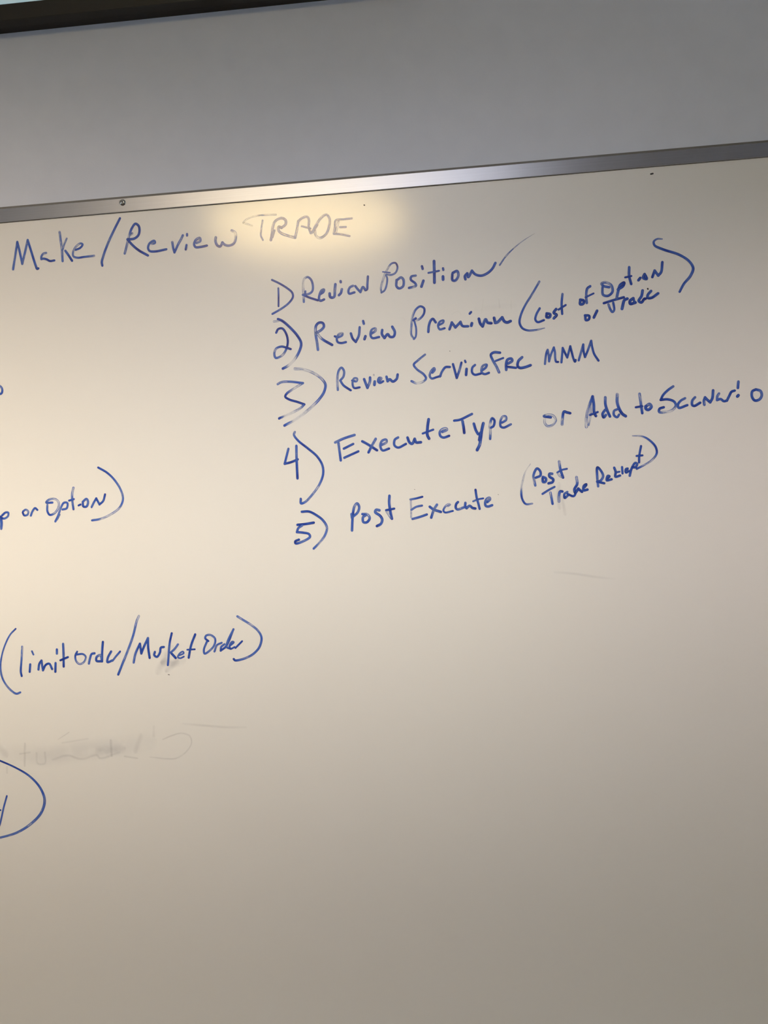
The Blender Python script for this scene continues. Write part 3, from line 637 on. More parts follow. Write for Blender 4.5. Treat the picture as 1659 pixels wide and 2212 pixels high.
  ([3.89],[0.35,0.4,0.9,0.95,0.95],[(167.2,1706.9),(168.2,1714.9),(170.9,1724.5),(174.5,1723.2),(178.9,1721.8)]),
 ]),
 ('handwritten_word', 'blue handwritten word "Add"', 'ink', [
  ([4.09],[0.35,0.3,0.35,0.65,0.8,0.85,0.9],[(199.9,1701.5),(200.6,1712.8),(204.6,1727.7),(210.8,1742.6,1),(211.8,1732.6),(211.7,1720.8),(213.7,1715.8)]),
  ([2.8],[0.3],[(203.3,1704.0),(206.0,1714.6),(207.5,1732.9)]),
  ([3.23],[0.95],[(205.9,1717.6),(216.4,1720.8)]),
  ([3.87],[0.6,0.8,0.9,0.9],[(227.9,1740.2),(227.6,1730.5),(229.7,1721.7),(232.7,1713.8)]),
  ([3.88],[0.7,0.8,0.8,0.6],[(226.6,1723.0),(223.0,1717.8),(224.2,1712.9),(227.3,1715.9)]),
  ([4.3],[0.4,0.5,0.75,0.9,0.95],[(244.3,1743.2),(243.6,1732.7),(245.7,1723.9),(249.6,1716.3),(253.8,1712.9)]),
  ([3.44],[0.7,0.6,0.75,0.8],[(243.4,1723.0),(238.9,1721.1),(238.2,1715.2),(242.4,1712.0),(245.1,1715.3)]),
 ]),
 ('handwritten_word', 'blue handwritten word "to" before "Scenario"', 'ink', [
  ([3.86],[0.4,0.45,0.6,0.85],[(274.4,1741.9),(275.5,1727.3),(276.5,1715.6)]),
  ([3.22],[0.95],[(268.5,1724.0),(276.9,1724.8)]),
  ([4.29],[0.85,0.5,0.6,0.8,0.85,0.85],[(281.6,1724.2),(287.1,1727.1),(289.2,1723.2),(284.7,1719.4),(281.7,1721.3),(281.6,1724.2)]),
 ]),
 ('handwritten_word', 'blue handwritten word "Scenario" running to the right edge', 'ink', [
  ([3.63],[0.6,0.7,0.75,0.9,0.95,0.9,0.7,0.35,0.25,0.35,0.8,0.9],[(319.9,1749.1),(313.4,1745.1),(305.7,1738.1),(302.4,1731.9,1),(311.6,1732.0),(319.8,1728.6),(322.1,1723.1),(317.1,1717.0),(307.5,1714.7),(299.4,1715.5),(300.0,1719.8),(305.6,1721.5)]),
  ([3.62],[0.55,0.65,0.8,0.9],[(334.8,1731.9),(329.2,1729.1),(325.0,1724.0),(325.8,1719.5),(337.2,1722.3)]),
  ([3.83],[0.6,0.7,0.85,0.9],[(348.1,1732.1),(344.4,1728.0),(344.0,1722.2),(346.5,1720.7),(354.5,1724.4)]),
  ([3.83],[0.6,0.75,0.85,0.85,0.75,0.8],[(360.0,1721.5),(359.9,1727.0),(361.6,1731.2,1),(364.5,1727.8),(368.0,1724.3,1),(371.1,1729.4),(372.8,1740.0)]),
  ([3.61],[0.6,0.65,0.85,0.85],[(380.3,1735.2),(377.9,1731.7),(377.4,1726.7,1),(382.1,1727.7),(386.1,1724.5),(390.3,1725.0)]),
  ([3.61],[0.85,0.75,0.85,0.95],[(390.3,1725.0),(393.7,1731.1),(397.1,1736.7),(401.1,1737.9)]),
  ([3.82],[0.6,0.85],[(406.9,1749.6),(405.8,1741.5)]),
  ([4.24],[0.9],[(405.7,1731.1),(404.6,1730.0)]),
  ([3.81],[0.9,0.7,0.7,0.8,0.7,0.6,0.6,0.85],[(429.1,1737.5),(424.6,1735.4),(423.7,1728.1),(427.3,1722.7),(433.5,1723.9),(436.7,1729.3),(435.2,1735.2),(429.6,1737.5)]),
 ]),
 ('item_number', 'blue handwritten "5)"', 'ink', [
  ([3.76],[0.95],[(-209.9,1588.8),(-198.1,1589.4),(-186.9,1590.6)]),
  ([3.54],[0.65,0.75,0.85,0.9,0.85,0.7,0.6,0.6,0.85,0.9],[(-203.8,1587.3),(-209.1,1584.0),(-211.4,1578.6,1),(-202.2,1577.2),(-194.5,1574.9),(-193.2,1571.0),(-200.6,1566.2),(-214.2,1562.7),(-214.6,1565.5),(-209.4,1567.7)]),
  ([3.54],[0.9,0.9,0.85,0.75,0.6,0.5,0.4,0.7],[(-202.7,1607.0),(-192.6,1606.7),(-182.9,1601.4),(-173.3,1593.1),(-168.3,1582.9),(-171.1,1573.1),(-179.5,1562.5),(-188.7,1554.1)]),
 ]),
 ('handwritten_word', 'blue handwritten word "Post" of the fifth item', 'ink', [
  ([3.75],[0.7,0.85,0.8,0.7,0.5,0.7,0.6,0.75],[(-132.9,1576.7),(-131.9,1587.5),(-130.4,1599.6),(-127.2,1611.0),(-123.4,1614.3),(-120.9,1608.9),(-123.7,1601.4),(-130.3,1596.0)]),
  ([3.09],[0.6],[(-132.6,1599.7),(-132.3,1594.1)]),
  ([3.74],[0.7,0.5,0.6,0.8,0.75,0.7,0.75],[(-116.8,1598.8),(-110.2,1598.1),(-106.9,1592.7),(-111.4,1586.9),(-116.2,1587.5),(-116.3,1594.4),(-112.5,1596.9)]),
  ([3.96],[0.6,0.6,0.8,0.85,0.75,0.9],[(-92.8,1602.9),(-97.2,1603.7),(-98.7,1600.5),(-92.2,1595.2),(-89.4,1589.5),(-91.7,1583.6),(-97.2,1580.9)]),
  ([3.95],[0.65,0.7,0.8,0.85],[(-77.4,1622.1),(-78.3,1612.0),(-77.1,1598.7),(-75.7,1590.1)]),
  ([3.29],[0.95],[(-83.1,1602.4),(-71.8,1603.9)]),
  ([3.07],[0.3],[(-82.8,1600.7),(-76.8,1590.5)]),
 ]),
 ('handwritten_word', 'blue handwritten word "Execute" of the fifth item', 'ink', [
  ([2.58],[0.35,0.3,0.3],[(-48.6,1590.1),(-48.1,1601.5),(-47.7,1614.4)]),
  ([3.1],[0.6,0.75,0.95],[(-48.2,1615.5),(-40.0,1616.5),(-31.4,1618.2)]),
  ([3.1],[0.55,0.65,0.9],[(-47.3,1601.0),(-40.6,1604.7),(-32.6,1605.9)]),
  ([3.44],[0.7,0.75,0.9],[(-46.7,1588.0),(-36.3,1590.3),(-26.6,1593.1)]),
  ([3.78],[0.85,0.7,0.9],[(-21.6,1603.6),(-16.8,1599.7),(-6.9,1595.7)]),
  ([3.78],[0.5,0.5,0.9],[(-11.7,1605.9),(-16.0,1599.6),(-20.5,1588.5)]),
  ([2.92],[0.4,0.4,0.55,0.75,0.7,0.85],[(3.6,1603.3),(6.7,1605.2),(4.1,1605.6),(-0.3,1602.6),(-3.0,1597.2),(-0.8,1594.5),(10.0,1596.0)]),
  ([3.6],[0.75,0.85,0.8,0.55,0.75],[(17.8,1607.9),(15.4,1605.6),(14.4,1600.1),(16.5,1597.8),(26.1,1600.3)]),
  ([3.77],[0.75,0.85,0.6,0.8,0.95],[(28.1,1606.1),(27.7,1601.5),(29.4,1598.9,1),(33.8,1601.8),(37.9,1598.5),(41.3,1597.7)]),
  ([3.42],[0.9,0.85,0.75,0.9],[(43.2,1623.5),(44.3,1612.5),(46.3,1603.0),(47.4,1596.9)]),
  ([2.74],[0.55,0.8,0.9],[(39.1,1607.8),(46.3,1610.2),(53.1,1611.1)]),
  ([3.59],[0.7,0.5,0.55,0.75,0.8,0.75],[(58.8,1605.8),(62.6,1609.3),(62.1,1611.5),(58.2,1610.2),(55.6,1605.0),(56.1,1600.5),(59.3,1599.4),(64.9,1600.9)]),
 ]),
 ('parenthesis', 'pale blue opening parenthesis before the small "Post"', 'ink', [
  ([0.89,1.53,2.56,3.07,3.32,3.07,2.56],[0.2,0.15,0.15,0.2,0.8,0.9,0.4],[(120.9,1655.1),(114.0,1645.6),(108.8,1631.8),(106.4,1619.1),(106.8,1607.6),(111.4,1599.9),(120.3,1600.0)]),
 ]),
 ('handwritten_word', 'small blue handwritten word "Post" above the small "Trade"', 'ink', [
  ([3.58],[0.5,0.4,0.6,0.85,0.8,0.85],[(125.8,1625.0),(124.7,1632.1),(124.0,1638.6),(129.6,1648.2),(133.6,1644.4),(133.6,1638.2),(127.4,1635.6)]),
  ([3.83],[0.85,0.8,0.7,0.85],[(137.1,1635.9),(140.9,1633.7),(140.1,1629.3),(136.8,1629.1),(136.4,1634.0)]),
  ([3.83],[0.7,0.85,0.9,0.9],[(149.7,1639.6),(146.2,1639.8),(146.0,1636.0),(150.9,1631.8),(149.7,1628.1),(144.3,1626.7)]),
  ([3.82],[0.45,0.75,0.85],[(160.4,1655.8),(161.4,1645.3),(164.3,1633.6)]),
  ([2.8],[0.65,0.85],[(157.0,1641.1),(163.2,1644.1),(170.2,1645.2)]),
  ([2.55],[0.3],[(157.3,1640.4),(160.0,1635.8),(163.3,1633.9)]),
 ]),
 ('handwritten_word', 'small blue handwritten word "Trade" of the fifth item', 'ink', [
  ([3.06],[0.8,0.7],[(135.2,1612.6),(144.1,1617.6),(151.9,1621.3)]),
  ([3.57],[0.4,0.6,0.8],[(146.0,1613.6),(147.2,1605.2),(148.0,1598.2)]),
  ([3.82],[0.35,0.5,0.9,0.9],[(157.0,1600.8),(157.4,1608.5),(159.4,1614.5),(162.2,1614.3)]),
  ([3.31],[0.6,0.75,0.8],[(169.0,1613.2),(164.9,1610.6),(165.1,1605.1),(170.3,1609.0)]),
  ([3.31],[0.85],[(169.5,1610.3),(177.5,1607.1),(182.0,1614.7)]),
  ([3.82],[0.5,0.8,0.85,0.9],[(182.7,1632.8),(183.1,1623.6),(178.9,1616.2),(179.9,1611.6),(184.3,1616.9,1),(188.9,1612.4)]),
  ([3.81],[0.85,0.8,0.9],[(193.2,1618.9),(195.7,1622.3),(192.3,1620.5),(191.4,1614.4),(196.5,1614.9)]),
 ]),
 ('handwritten_word', 'small blue handwritten word "Receipt" at the end of the fifth item', 'ink', [
  ([3.55],[0.5,0.55,0.75,0.85,0.85,0.7,0.8,0.9],[(211.4,1618.7),(210.9,1632.1),(211.9,1644.7),(215.8,1640.7),(219.0,1632.2),(214.9,1626.1),(210.5,1625.1,1),(219.7,1622.3)]),
  ([3.55],[0.9,0.85,0.9],[(224.1,1628.7),(227.5,1631.5),(225.3,1632.2),(223.5,1626.2),(230.0,1627.1)]),
  ([3.55],[0.9,0.85,0.9],[(234.6,1642.7),(236.2,1636.9),(235.5,1630.4),(241.7,1631.5)]),
  ([2.79],[0.85],[(236.5,1636.3),(241.2,1636.9)]),
  ([3.3],[0.85],[(245.2,1643.0),(245.4,1634.5)]),
  ([3.17],[0.9,0.85],[(249.3,1637.4),(253.0,1640.7),(250.0,1639.9),(250.0,1635.1),(254.2,1637.1)]),
  ([3.55],[0.7,0.85,0.8,0.9],[(254.9,1630.7),(257.5,1639.4),(263.3,1647.7),(265.7,1646.3),(263.2,1641.9),(259.5,1641.9)]),
  ([3.29],[0.9,0.8,0.9],[(272.3,1670.2),(269.3,1657.7),(268.5,1648.3)]),
  ([3.04],[0.9],[(265.7,1657.2),(273.4,1657.5)]),
 ]),
 ('parenthesis', 'blue closing parenthesis after the small "Receipt"', 'ink', [
  ([1.52,2.28,3.04,3.29,3.29,3.04,2.78,3.29],[0.4,0.35,0.8,0.95,0.75,0.4,0.45,0.9],[(261.7,1685.1),(275.5,1683.3),(285.0,1677.0),(292.0,1667.7),(292.7,1658.8),(286.0,1650.4),(275.8,1644.4),(265.0,1639.6)]),
 ]),
 ('handwritten_letter', 'blue letter "p" cut by the left edge of the view', 'ink', [
  ([4.24],[0.6,0.8,0.8],[(-645.8,1607.7),(-644.7,1615.9),(-645.5,1623.1)]),
  ([3.3],[0.85,0.7,0.6,0.7],[(-643.4,1626.5),(-637.7,1630.6),(-633.7,1630.1),(-634.6,1624.8),(-640.6,1621.8),(-644.2,1623.2)]),
  ([3.06],[0.9],[(-651.2,1629.3),(-643.1,1622.3)]),
 ]),
 ('handwritten_word', 'small blue handwritten word "or" left of "Option"', 'ink', [
  ([3.06],[0.85,0.5,0.6,0.7,0.85],[(-611.4,1630.6),(-607.0,1633.0),(-603.5,1630.1),(-605.0,1625.5),(-609.9,1624.8),(-611.9,1628.8)]),
  ([3.17],[0.6,0.75,0.9],[(-599.9,1624.0),(-597.4,1629.8),(-592.9,1634.5),(-589.7,1631.7)]),
 ]),
 ('handwritten_word', 'blue handwritten word "Option" at the far left', 'ink', [
  ([3.28],[0.85,0.85,0.4,0.3,0.3,0.35,0.5,0.9,0.7,0.5],[(-566.6,1640.9),(-575.8,1641.5),(-572.2,1645.1),(-563.6,1646.4),(-557.6,1641.6),(-558.0,1633.4),(-564.2,1625.5),(-571.6,1623.4),(-574.7,1628.5),(-574.4,1637.9)]),
  ([3.28],[0.85,0.6,0.5,0.75,0.6,0.7],[(-563.7,1613.5),(-559.0,1621.7),(-554.7,1632.0),(-549.4,1639.7),(-544.3,1639.1),(-545.7,1631.5),(-551.8,1630.1)]),
  ([2.58],[0.5],[(-556.7,1622.8),(-560.8,1615.9)]),
  ([3.51],[0.4,0.55,0.55,0.85],[(-533.9,1660.4),(-536.2,1652.1),(-536.7,1640.4),(-535.7,1629.8)]),
  ([3.04],[0.95],[(-541.4,1642.4),(-534.4,1644.1)]),
  ([3.04],[0.9],[(-527.7,1634.6),(-524.9,1635.7)]),
  ([3.51],[0.9,0.6,0.6,0.8,0.85],[(-521.0,1639.7),(-515.4,1643.3),(-513.4,1639.0),(-516.0,1632.4),(-520.6,1632.7),(-521.3,1638.3)]),
  ([3.27],[0.65,0.75,0.85,0.8,0.9],[(-508.5,1631.2),(-504.9,1637.4),(-500.9,1643.2,1),(-496.6,1634.3,1),(-490.9,1638.9),(-487.6,1648.1)]),
 ]),
 ('parenthesis', 'blue closing parenthesis after "Option" at the far left', 'ink', [
  ([3.27],[0.9,0.9,0.75,0.6,0.55,0.45,0.3,0.35,0.75],[(-495.3,1687.4),(-482.0,1678.7),(-470.7,1665.8),(-463.2,1651.3),(-461.5,1639.6),(-466.9,1628.2),(-479.4,1619.6),(-495.4,1613.5),(-508.8,1611.9)]),
 ]),
 ('parenthesis', 'blue opening parenthesis before "limit"', 'ink', [
  ([2.52,2.52,2.52,2.52,2.77,3.02,3.02,3.27,3.02],[0.9,0.7,0.65,0.65,0.7,0.65,0.55,0.5,0.7],[(-632.5,1460.8),(-641.0,1453.0),(-649.8,1438.2),(-656.5,1419.6),(-658.7,1402.0),(-655.4,1386.7),(-647.0,1373.8),(-637.0,1366.4),(-631.0,1368.1)]),
 ]),
 ('handwritten_word', 'blue handwritten word "limit"', 'ink', [
  ([3.27],[0.4,0.6,0.7,0.95],[(-624.2,1434.3),(-626.2,1415.8),(-628.4,1398.2),(-627.4,1391.9)]),
  ([3.52],[0.85],[(-613.6,1408.0),(-615.0,1397.6)]),
  ([2.76],[0.7],[(-609.9,1427.0),(-608.0,1422.3)]),
  ([3.39],[0.75,0.8,0.7,0.85,0.8,0.9],[(-601.7,1400.2),(-599.9,1408.3),(-596.4,1412.9,1),(-595.0,1398.7,1),(-590.3,1406.4),(-585.0,1407.9),(-581.2,1400.2)]),
  ([3.51],[0.75,0.9],[(-575.5,1408.3),(-576.5,1396.0)]),
  ([3.51],[0.65],[(-572.4,1427.9),(-572.7,1422.2)]),
  ([3.51],[0.65,0.75,0.9],[(-562.6,1435.6),(-562.8,1420.5),(-563.6,1403.0)]),
  ([3.26],[0.95],[(-567.9,1412.2),(-556.6,1416.2)]),
 ]),
 ('handwritten_word', 'blue handwritten word "order" after "limit"', 'ink', [
  ([3.0],[0.8,0.85,0.6,0.4,0.5,0.6,0.75,0.85],[(-542.3,1423.4),(-545.2,1418.5),(-544.7,1410.3),(-539.8,1405.5),(-533.2,1407.9),(-529.8,1415.3),(-533.8,1419.5),(-544.4,1419.3)]),
  ([3.5],[0.65,0.6,0.8],[(-525.8,1405.7),(-523.9,1412.6),(-520.9,1419.1),(-516.7,1420.0)]),
  ([3.62],[0.9,0.85,0.85,0.85,0.6,0.8,0.9],[(-503.2,1435.7),(-504.9,1424.2),(-506.1,1408.0,1),(-507.9,1416.9),(-513.7,1414.6),(-514.2,1409.0),(-507.4,1408.1)]),
  ([3.49],[0.8,0.85,0.8],[(-491.8,1421.4),(-497.2,1412.6),(-498.1,1406.4),(-490.6,1408.6)]),
  ([2.99],[0.8,0.6],[(-478.6,1420.8),(-485.2,1414.0),(-490.4,1408.0)]),
 ]),
 ('slash', 'long blue slanted stroke between "order" and "Market"', 'ink', [
  ([3.49],[0.3,0.6,0.65,0.55,0.6,0.6,0.8],[(-447.9,1470.6),(-451.2,1464.2),(-457.8,1443.3),(-466.7,1422.5),(-475.5,1404.2),(-483.2,1388.0)]),
 ]),
 ('handwritten_word', 'blue handwritten word "Market"', 'ink', [
  ([3.57],[0.65,0.65,0.8,0.85,0.75,0.8,0.85,0.9],[(-459.4,1404.3),(-455.9,1417.1),(-448.6,1430.7,1),(-447.3,1416.8,1),(-442.4,1427.2),(-436.3,1438.2,1),(-436.7,1424.2),(-435.5,1410.0)]),
  ([3.44],[0.85,0.85,0.8,0.85,0.9],[(-427.3,1417.9),(-428.5,1413.5),(-424.7,1410.7),(-419.9,1416.9),(-418.1,1423.8),(-413.8,1424.5)]),
  ([3.3],[0.95,0.85,0.7,0.65,0.85],[(-401.0,1443.6),(-404.6,1430.8),(-407.2,1413.7),(-409.3,1398.5)]),
  ([3.17],[0.6,0.65],[(-392.9,1427.3),(-398.0,1421.2),(-404.1,1416.2)]),
  ([3.7],[0.85,0.9],[(-402.7,1414.5),(-397.4,1408.2)]),
  ([2.51],[0.7,0.6,0.7,0.85],[(-391.8,1411.4),(-385.1,1414.4),(-386.1,1416.7),(-391.0,1414.3),(-394.0,1409.1),(-390.7,1407.4),(-385.2,1409.4)]),
  ([3.56],[0.85,0.85,0.8,0.85],[(-366.9,1440.3),(-373.5,1425.4),(-378.1,1407.8)]),
  ([2.64],[0.9],[(-379.5,1419.1),(-368.7,1419.2)]),
 ]),
 ('handwritten_word', 'blue handwritten word "Order" with a looped capital O', 'ink', [
  ([3.16],[0.85,0.75,0.5,0.55,0.65,0.65,0.7,0.7,0.65,0.7],[(-348.3,1430.2),(-352.5,1434.3),(-350.9,1438.0),(-344.4,1438.6),(-338.3,1433.0),(-339.9,1423.9),(-347.1,1416.3),(-354.7,1412.4),(-355.4,1418.0),(-350.3,1429.4)]),
  ([3.02],[0.65,0.7],[(-340.2,1414.9),(-335.9,1423.7),(-329.0,1426.7)]),
  ([3.15],[0.7,0.7,0.75,0.8,0.6,0.65,0.8],[(-325.1,1424.5),(-330.0,1420.8),(-331.0,1415.6,1),(-322.6,1421.8),(-310.8,1445.2,1),(-320.2,1428.3),(-322.0,1420.5),(-316.2,1417.6)]),
  ([2.63],[0.7,0.6,0.75,0.8],[(-318.0,1421.3),(-311.3,1426.8),(-313.6,1427.7),(-317.9,1421.6),(-316.1,1417.8),(-310.7,1419.9)]),
  ([2.89],[0.8,0.85],[(-309.4,1418.6),(-299.3,1427.6)]),
 ]),
 ('parenthesis', 'blue closing parenthesis after "Market Order"', 'ink', [
  ([3.42],[0.7,0.5,0.4,0.5,0.65,0.7,0.7,0.6,0.6,0.9],[(-303.9,1463.3),(-296.4,1458.1),(-284.9,1450.3),(-274.8,1440.7),(-270.9,1431.3),(-274.7,1418.3),(-284.6,1408.5),(-298.3,1402.6),(-311.1,1400.9),(-312.7,1402.7)]),
 ]),
 ('drawn_oval', 'right end of a big blue oval at the lower left', 'ink', [
  ([2.74,2.74,2.74,3.19,3.65,4.11,4.11,3.88,3.65,3.42,3.42],[0.95,0.9,0.9,0.8,0.7,0.65,0.65,0.6,0.55,0.5,0.5],[(-681.4,1276.1),(-667.6,1269.9),(-644.6,1258.9),(-624.1,1245.7),(-609.1,1228.1),(-603.6,1209.8),(-610.1,1191.8),(-625.8,1176.8),(-647.8,1164.4),(-674.2,1157.6),(-688.6,1155.7)]),
 ]),
 ('handwritten_letter', 'blue letter "y" cut off inside the oval', 'ink', [
  ([2.74],[0.8,0.75,0.75,0.75],[(-660.2,1217.9),(-665.6,1202.5),(-672.5,1178.8),(-676.3,1169.8)]),
  ([2.74],[0.9],[(-671.1,1197.7),(-677.6,1200.2)]),
 ]),
 ('handwritten_letter', 'end of a blue curved letter at the left edge', 'ink', [
  ([3.41],[0.5,0.6,0.75,0.85,0.8],[(-639.6,1815.6),(-635.8,1815.1),(-632.8,1811.7),(-632.2,1807.5),(-634.0,1803.7),(-639.8,1803.6)]),
 ]),
 ('erased_writing', 'faint grey traces of erased mirrored-looking writing', 'smear', [
  ([3.15],[0.11,0.121,0.11,0.11,0.099,0.11,0.121,0.11,0.055],[(-422.3,1292.3),(-409.3,1297.0),(-395.4,1299.8),(-383.5,1295.4),(-381.1,1285.9),(-390.1,1272.7),(-404.4,1264.2),(-418.1,1264.0),(-443.3,1267.4)]),
  ([4.9],[0.028,0.088,0.077,0.028],[(-392.3,1313.2),(-362.8,1309.8),(-328.9,1305.9),(-301.7,1304.9)]),
  ([2.26],[0.11,0.121],[(-577.5,1297.9),(-561.7,1307.1)]),
  ([3.62],[0.066,0.044],[(-572.0,1292.3),(-534.3,1297.0)]),
  ([4.55],[0.083],[(-628.4,1292.5),(-630.7,1261.8)]),
  ([3.64],[0.066],[(-636.3,1278.7),(-622.0,1280.4)]),
  ([4.08],[0.077],[(-611.6,1278.2),(-611.2,1264.1),(-599.9,1263.7),(-599.1,1278.9)]),
  ([4.51],[0.055,0.088,0.055,0.088,0.055],[(-587.5,1268.3),(-566.0,1273.9),(-545.3,1268.0),(-521.7,1272.8),(-517.4,1268.2),(-489.1,1275.1)]),
  ([4.05],[0.083],[(-480.1,1269.6),(-463.0,1266.3)]),
  ([38.22],[0.028,0.072,0.072,0.066,0.028],[(-648.1,1279.1),(-596.5,1274.3),(-549.3,1279.5),(-502.6,1282.3),(-451.3,1287.3)]),
  ([15.77],[0.066],[(-516.8,1278.3),(-486.4,1280.6)]),
  ([5.41],[0.083],[(-499.7,1292.4),(-499.7,1272.1)]),
  ([9.0],[0.044],[(-455.4,1297.5),(-463.5,1277.6)]),
  ([6.74],[0.044],[(-435.1,1309.2),(-435.7,1299.1)]),
  ([13.67],[0.055,0.055],[(-670.9,1294.0),(-659.9,1279.9)]),
  ([4.55],[0.066],[(-657.5,1259.3),(-657.9,1252.5)]),
 ]),
 ('marker_smudge', 'grey-blue eraser smudge around the tail of "Market"', 'smear', [
  ([14.55],[0.066,0.121,0.132,0.055],[(-404.1,1420.1),(-412.2,1409.9),(-418.3,1398.3),(-422.7,1391.8)]),
  ([14.52],[0.11,0.11,0.044],[(-412.6,1402.0),(-400.6,1400.1),(-389.6,1402.3)]),
  ([11.89],[0.121,0.088],[(-409.1,1392.6),(-397.7,1402.7)]),
 ]),
 ('marker_smudge', 'grey smudge below the small "Trade"', 'smear', [
  ([7.65],[0.066,0.088,0.077],[(158.3,1623.7),(156.1,1607.3),(157.2,1593.2)]),
  ([6.37],[0.055,0.099,0.055],[(161.1,1605.7),(162.9,1594.1),(164.2,1583.8)]),
 ]),
 ('erased_writing', 'barely visible erased strokes above the end of "Premium"', 'smear', [
  ([2.73],[0.033],[(90.4,1885.9),(91.0,1874.6)]),
  ([2.73],[0.028],[(107.1,1883.3),(106.5,1871.6)]),
  ([2.49],[0.022],[(69.1,1887.5),(64.9,1867.9)]),
  ([2.24],[0.019],[(24.0,1869.7),(30.4,1872.9),(35.3,1871.9),(37.0,1868.1)]),
  ([11.16],[0.017],[(61.6,1875.6),(108.5,1875.8)]),
 ]),
 ('erased_writing', 'barely visible erased stroke between "Premium" and "cost"', 'smear', [
  ([1.73],[0.022],[(133.1,1875.2),(146.1,1889.1)]),
 ]),
 ('erased_writing', 'barely visible erased loop left of "Premium"', 'smear', [
  ([2.0],[0.028],[(-51.0,1870.2),(-43.5,1869.7),(-41.2,1865.7)]),
 ]),
 ('erased_writing', 'short faint grey streak below the right parentheses', 'smear', [
  ([5.1],[0.028,0.072,0.066,0.022],[(146.8,1503.3),(175.1,1499.3),(200.0,1494.1),(224.9,1490.3)]),
 ]),
 ('ink_speck', 'tiny dark speck right of the bright reflection', 'ink', [
  ([1.69],[0.95],[(-89.7,2032.5),(-89.2,2032.2)]),
 ]),
 ('ink_speck', 'tiny dark speck under the rail at the right', 'ink', [
  ([2.22],[0.5],[(306.4,2041.7),(308.9,2042.1)]),
 ]),
 ('ink_speck', 'tiny dark speck right of the small "cost"', 'ink', [
  ([2.14],[0.6],[(293.3,1885.3),(293.6,1884.8)]),
 ]),
 ('ink_speck', 'tiny dark speck under the tail of "Market"', 'ink', [
  ([0.92],[0.9],[(-409.6,1384.8),(-407.8,1384.4)]),
 ]),
 ('ink_speck', 'tiny grey speck above "Execute" of the fifth item', 'ink', [
  ([0.77],[0.35],[(-41.5,1629.2),(-41.3,1628.9)]),
 ]),
 ('ink_speck', 'tiny grey speck right of "Execute" of the fifth item', 'ink', [
  ([0.77],[0.4],[(74.1,1615.3),(74.3,1615.0)]),
 ]),
 ('ink_speck', 'tiny grey speck above "Service"', 'ink', [
  ([0.82],[0.3],[(18.5,1819.2),(18.7,1818.8)]),
 ]),
]

def spline(pts):
    """split at sharp turns, Catmull-Rom in between; returns list of runs of points"""
    runs, cur = [], []
    for p in pts:
        cur.append((p[0], p[1]))
        if len(p) > 2 and len(cur) > 1:
            runs.append(cur)
            cur = [(p[0], p[1])]
    if len(cur) > 1 or not runs:
        runs.append(cur)
    out = []
    for r in runs:
        if len(r) < 3:
            out.append(r)
            continue
        P = [(2 * r[0][0] - r[1][0], 2 * r[0][1] - r[1][1])] + r + [(2 * r[-1][0] - r[-2][0], 2 * r[-1][1] - r[-2][1])]
        q = []
        for i in range(1, len(P) - 2):
            p0, p1, p2, p3 = (Vector(v) for v in P[i - 1:i + 3])
            t0 = 0.0
            t1 = t0 + max(1e-4, (p1 - p0).length) ** 0.5
            t2 = t1 + max(1e-4, (p2 - p1).length) ** 0.5
            t3 = t2 + max(1e-4, (p3 - p2).length) ** 0.5
            n = max(4, int((p2 - p1).length / 0.8))
            for k in range(n):
                t = t1 + (t2 - t1) * k / n
                a1 = p0 * ((t1 - t) / (t1 - t0)) + p1 * ((t - t0) / (t1 - t0))
                a2 = p1 * ((t2 - t) / (t2 - t1)) + p2 * ((t - t1) / (t2 - t1))
                a3 = p2 * ((t3 - t) / (t3 - t2)) + p3 * ((t - t2) / (t3 - t2))
                b1 = a1 * ((t2 - t) / (t2 - t0)) + a2 * ((t - t0) / (t2 - t0))
                b2 = a2 * ((t3 - t) / (t3 - t1)) + a3 * ((t - t1) / (t3 - t1))
                c = b1 * ((t2 - t) / (t2 - t1)) + b2 * ((t - t1) / (t2 - t1))
                q.append((c.x, c.y))
        q.append(r[-1])
        out.append(q)
    return out

def lerp_list(vals, t):
    if len(vals) == 1:
        return vals[0]
    f = min(max(t, 0.0), 1.0) * (len(vals) - 1)
    i = min(int(f), len(vals) - 2)
    return vals[i] + (vals[i + 1] - vals[i]) * (f - i)

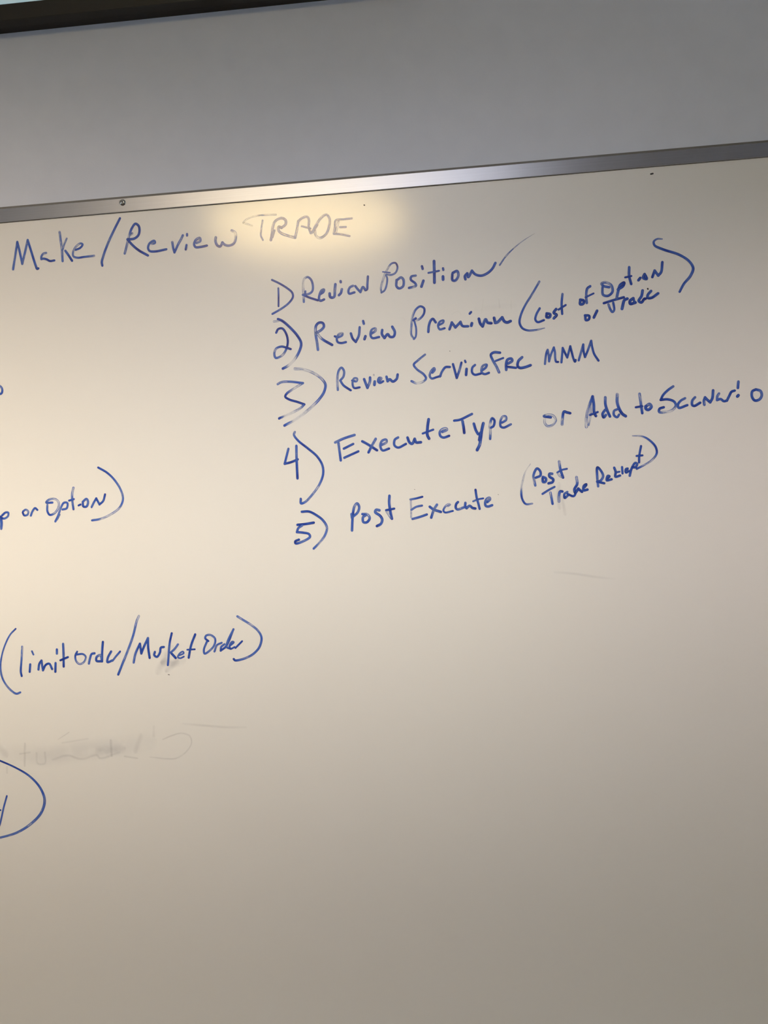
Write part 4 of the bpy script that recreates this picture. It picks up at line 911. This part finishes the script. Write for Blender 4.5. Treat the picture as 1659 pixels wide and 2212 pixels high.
rng = random.Random(4)
def write(name, label, kind, strokes, level):
    verts, faces, dens, uvs = [], [], [], []
    y = -0.00015 - level
    for widths, ds, pts in strokes:
        runs = spline(pts)
        total = sum(math.dist(a, b) for r in runs for a, b in zip(r, r[1:])) or 1.0
        s = 0.0
        useed, vseed = rng.uniform(0, 500), 0.0
        for r in runs:
            # samples: (x, z, half width, stroke position)
            smp = []
            acc = s
            for i, p in enumerate(r):
                if i:
                    acc += math.dist(r[i - 1], p)
                a, b_ = r[max(0, i - 1)], r[min(len(r) - 1, i + 1)]
                dx, dz = b_[0] - a[0], b_[1] - a[1]
                l = math.hypot(dx, dz) or 1.0
                smp.append([p[0], p[1], dx / l, dz / l, lerp_list(widths, acc / total) * 0.53, acc])
            def cap(e, sign):
                x, z, tx, tz, hw, a = e
                return [[x + sign * tx * hw * q, z + sign * tz * hw * q, tx, tz,
                         hw * math.sqrt(1 - q * q), a + sign * hw * q] for q in (0.35, 0.62, 0.82, 0.94, 0.995)]
            smp = cap(smp[0], -1)[::-1] + smp + cap(smp[-1], 1)
            base = len(verts)
            for x, z, tx, tz, hw, a in smp:
                d = lerp_list(ds, a / total)
                if kind == 'smear':
                    d *= 1.3
                y -= 2e-8
                for side in (1, -1):
                    verts.append(((x - tz * hw * side) / 1000, y, (z + tx * hw * side) / 1000))
                    dens.append(d)
                    uvs.append((a + useed, 0.5 + 0.5 * side))
            for i in range(len(smp) - 1):
                q = base + 2 * i
                faces.append((q, q + 1, q + 3, q + 2))
            s = acc
        y -= 4e-6
    me = bpy.data.meshes.new(name)
    me.from_pydata(verts, [], faces)
    at = me.attributes.new('ink_amount', 'FLOAT', 'POINT')
    at.data.foreach_set('value', dens)
    uv = me.uv_layers.new(name='stroke')
    for lp in me.loops:
        uv.data[lp.index].uv = uvs[lp.vertex_index]
    me.materials.append({'ink': M_INK, 'smear': M_SMEAR}[kind] if name != 'ink_speck' else M_SPECK)
    o = bpy.data.objects.new(name, me)
    COL.objects.link(o)
    o.parent = wb
    o['label'] = label
    return o

for n, (name, label, kind, strokes) in enumerate(WRITING):
    write(name, label, kind, strokes, 0.0 if kind == 'smear' else 0.00003 + 0.00001 * (n % 4))
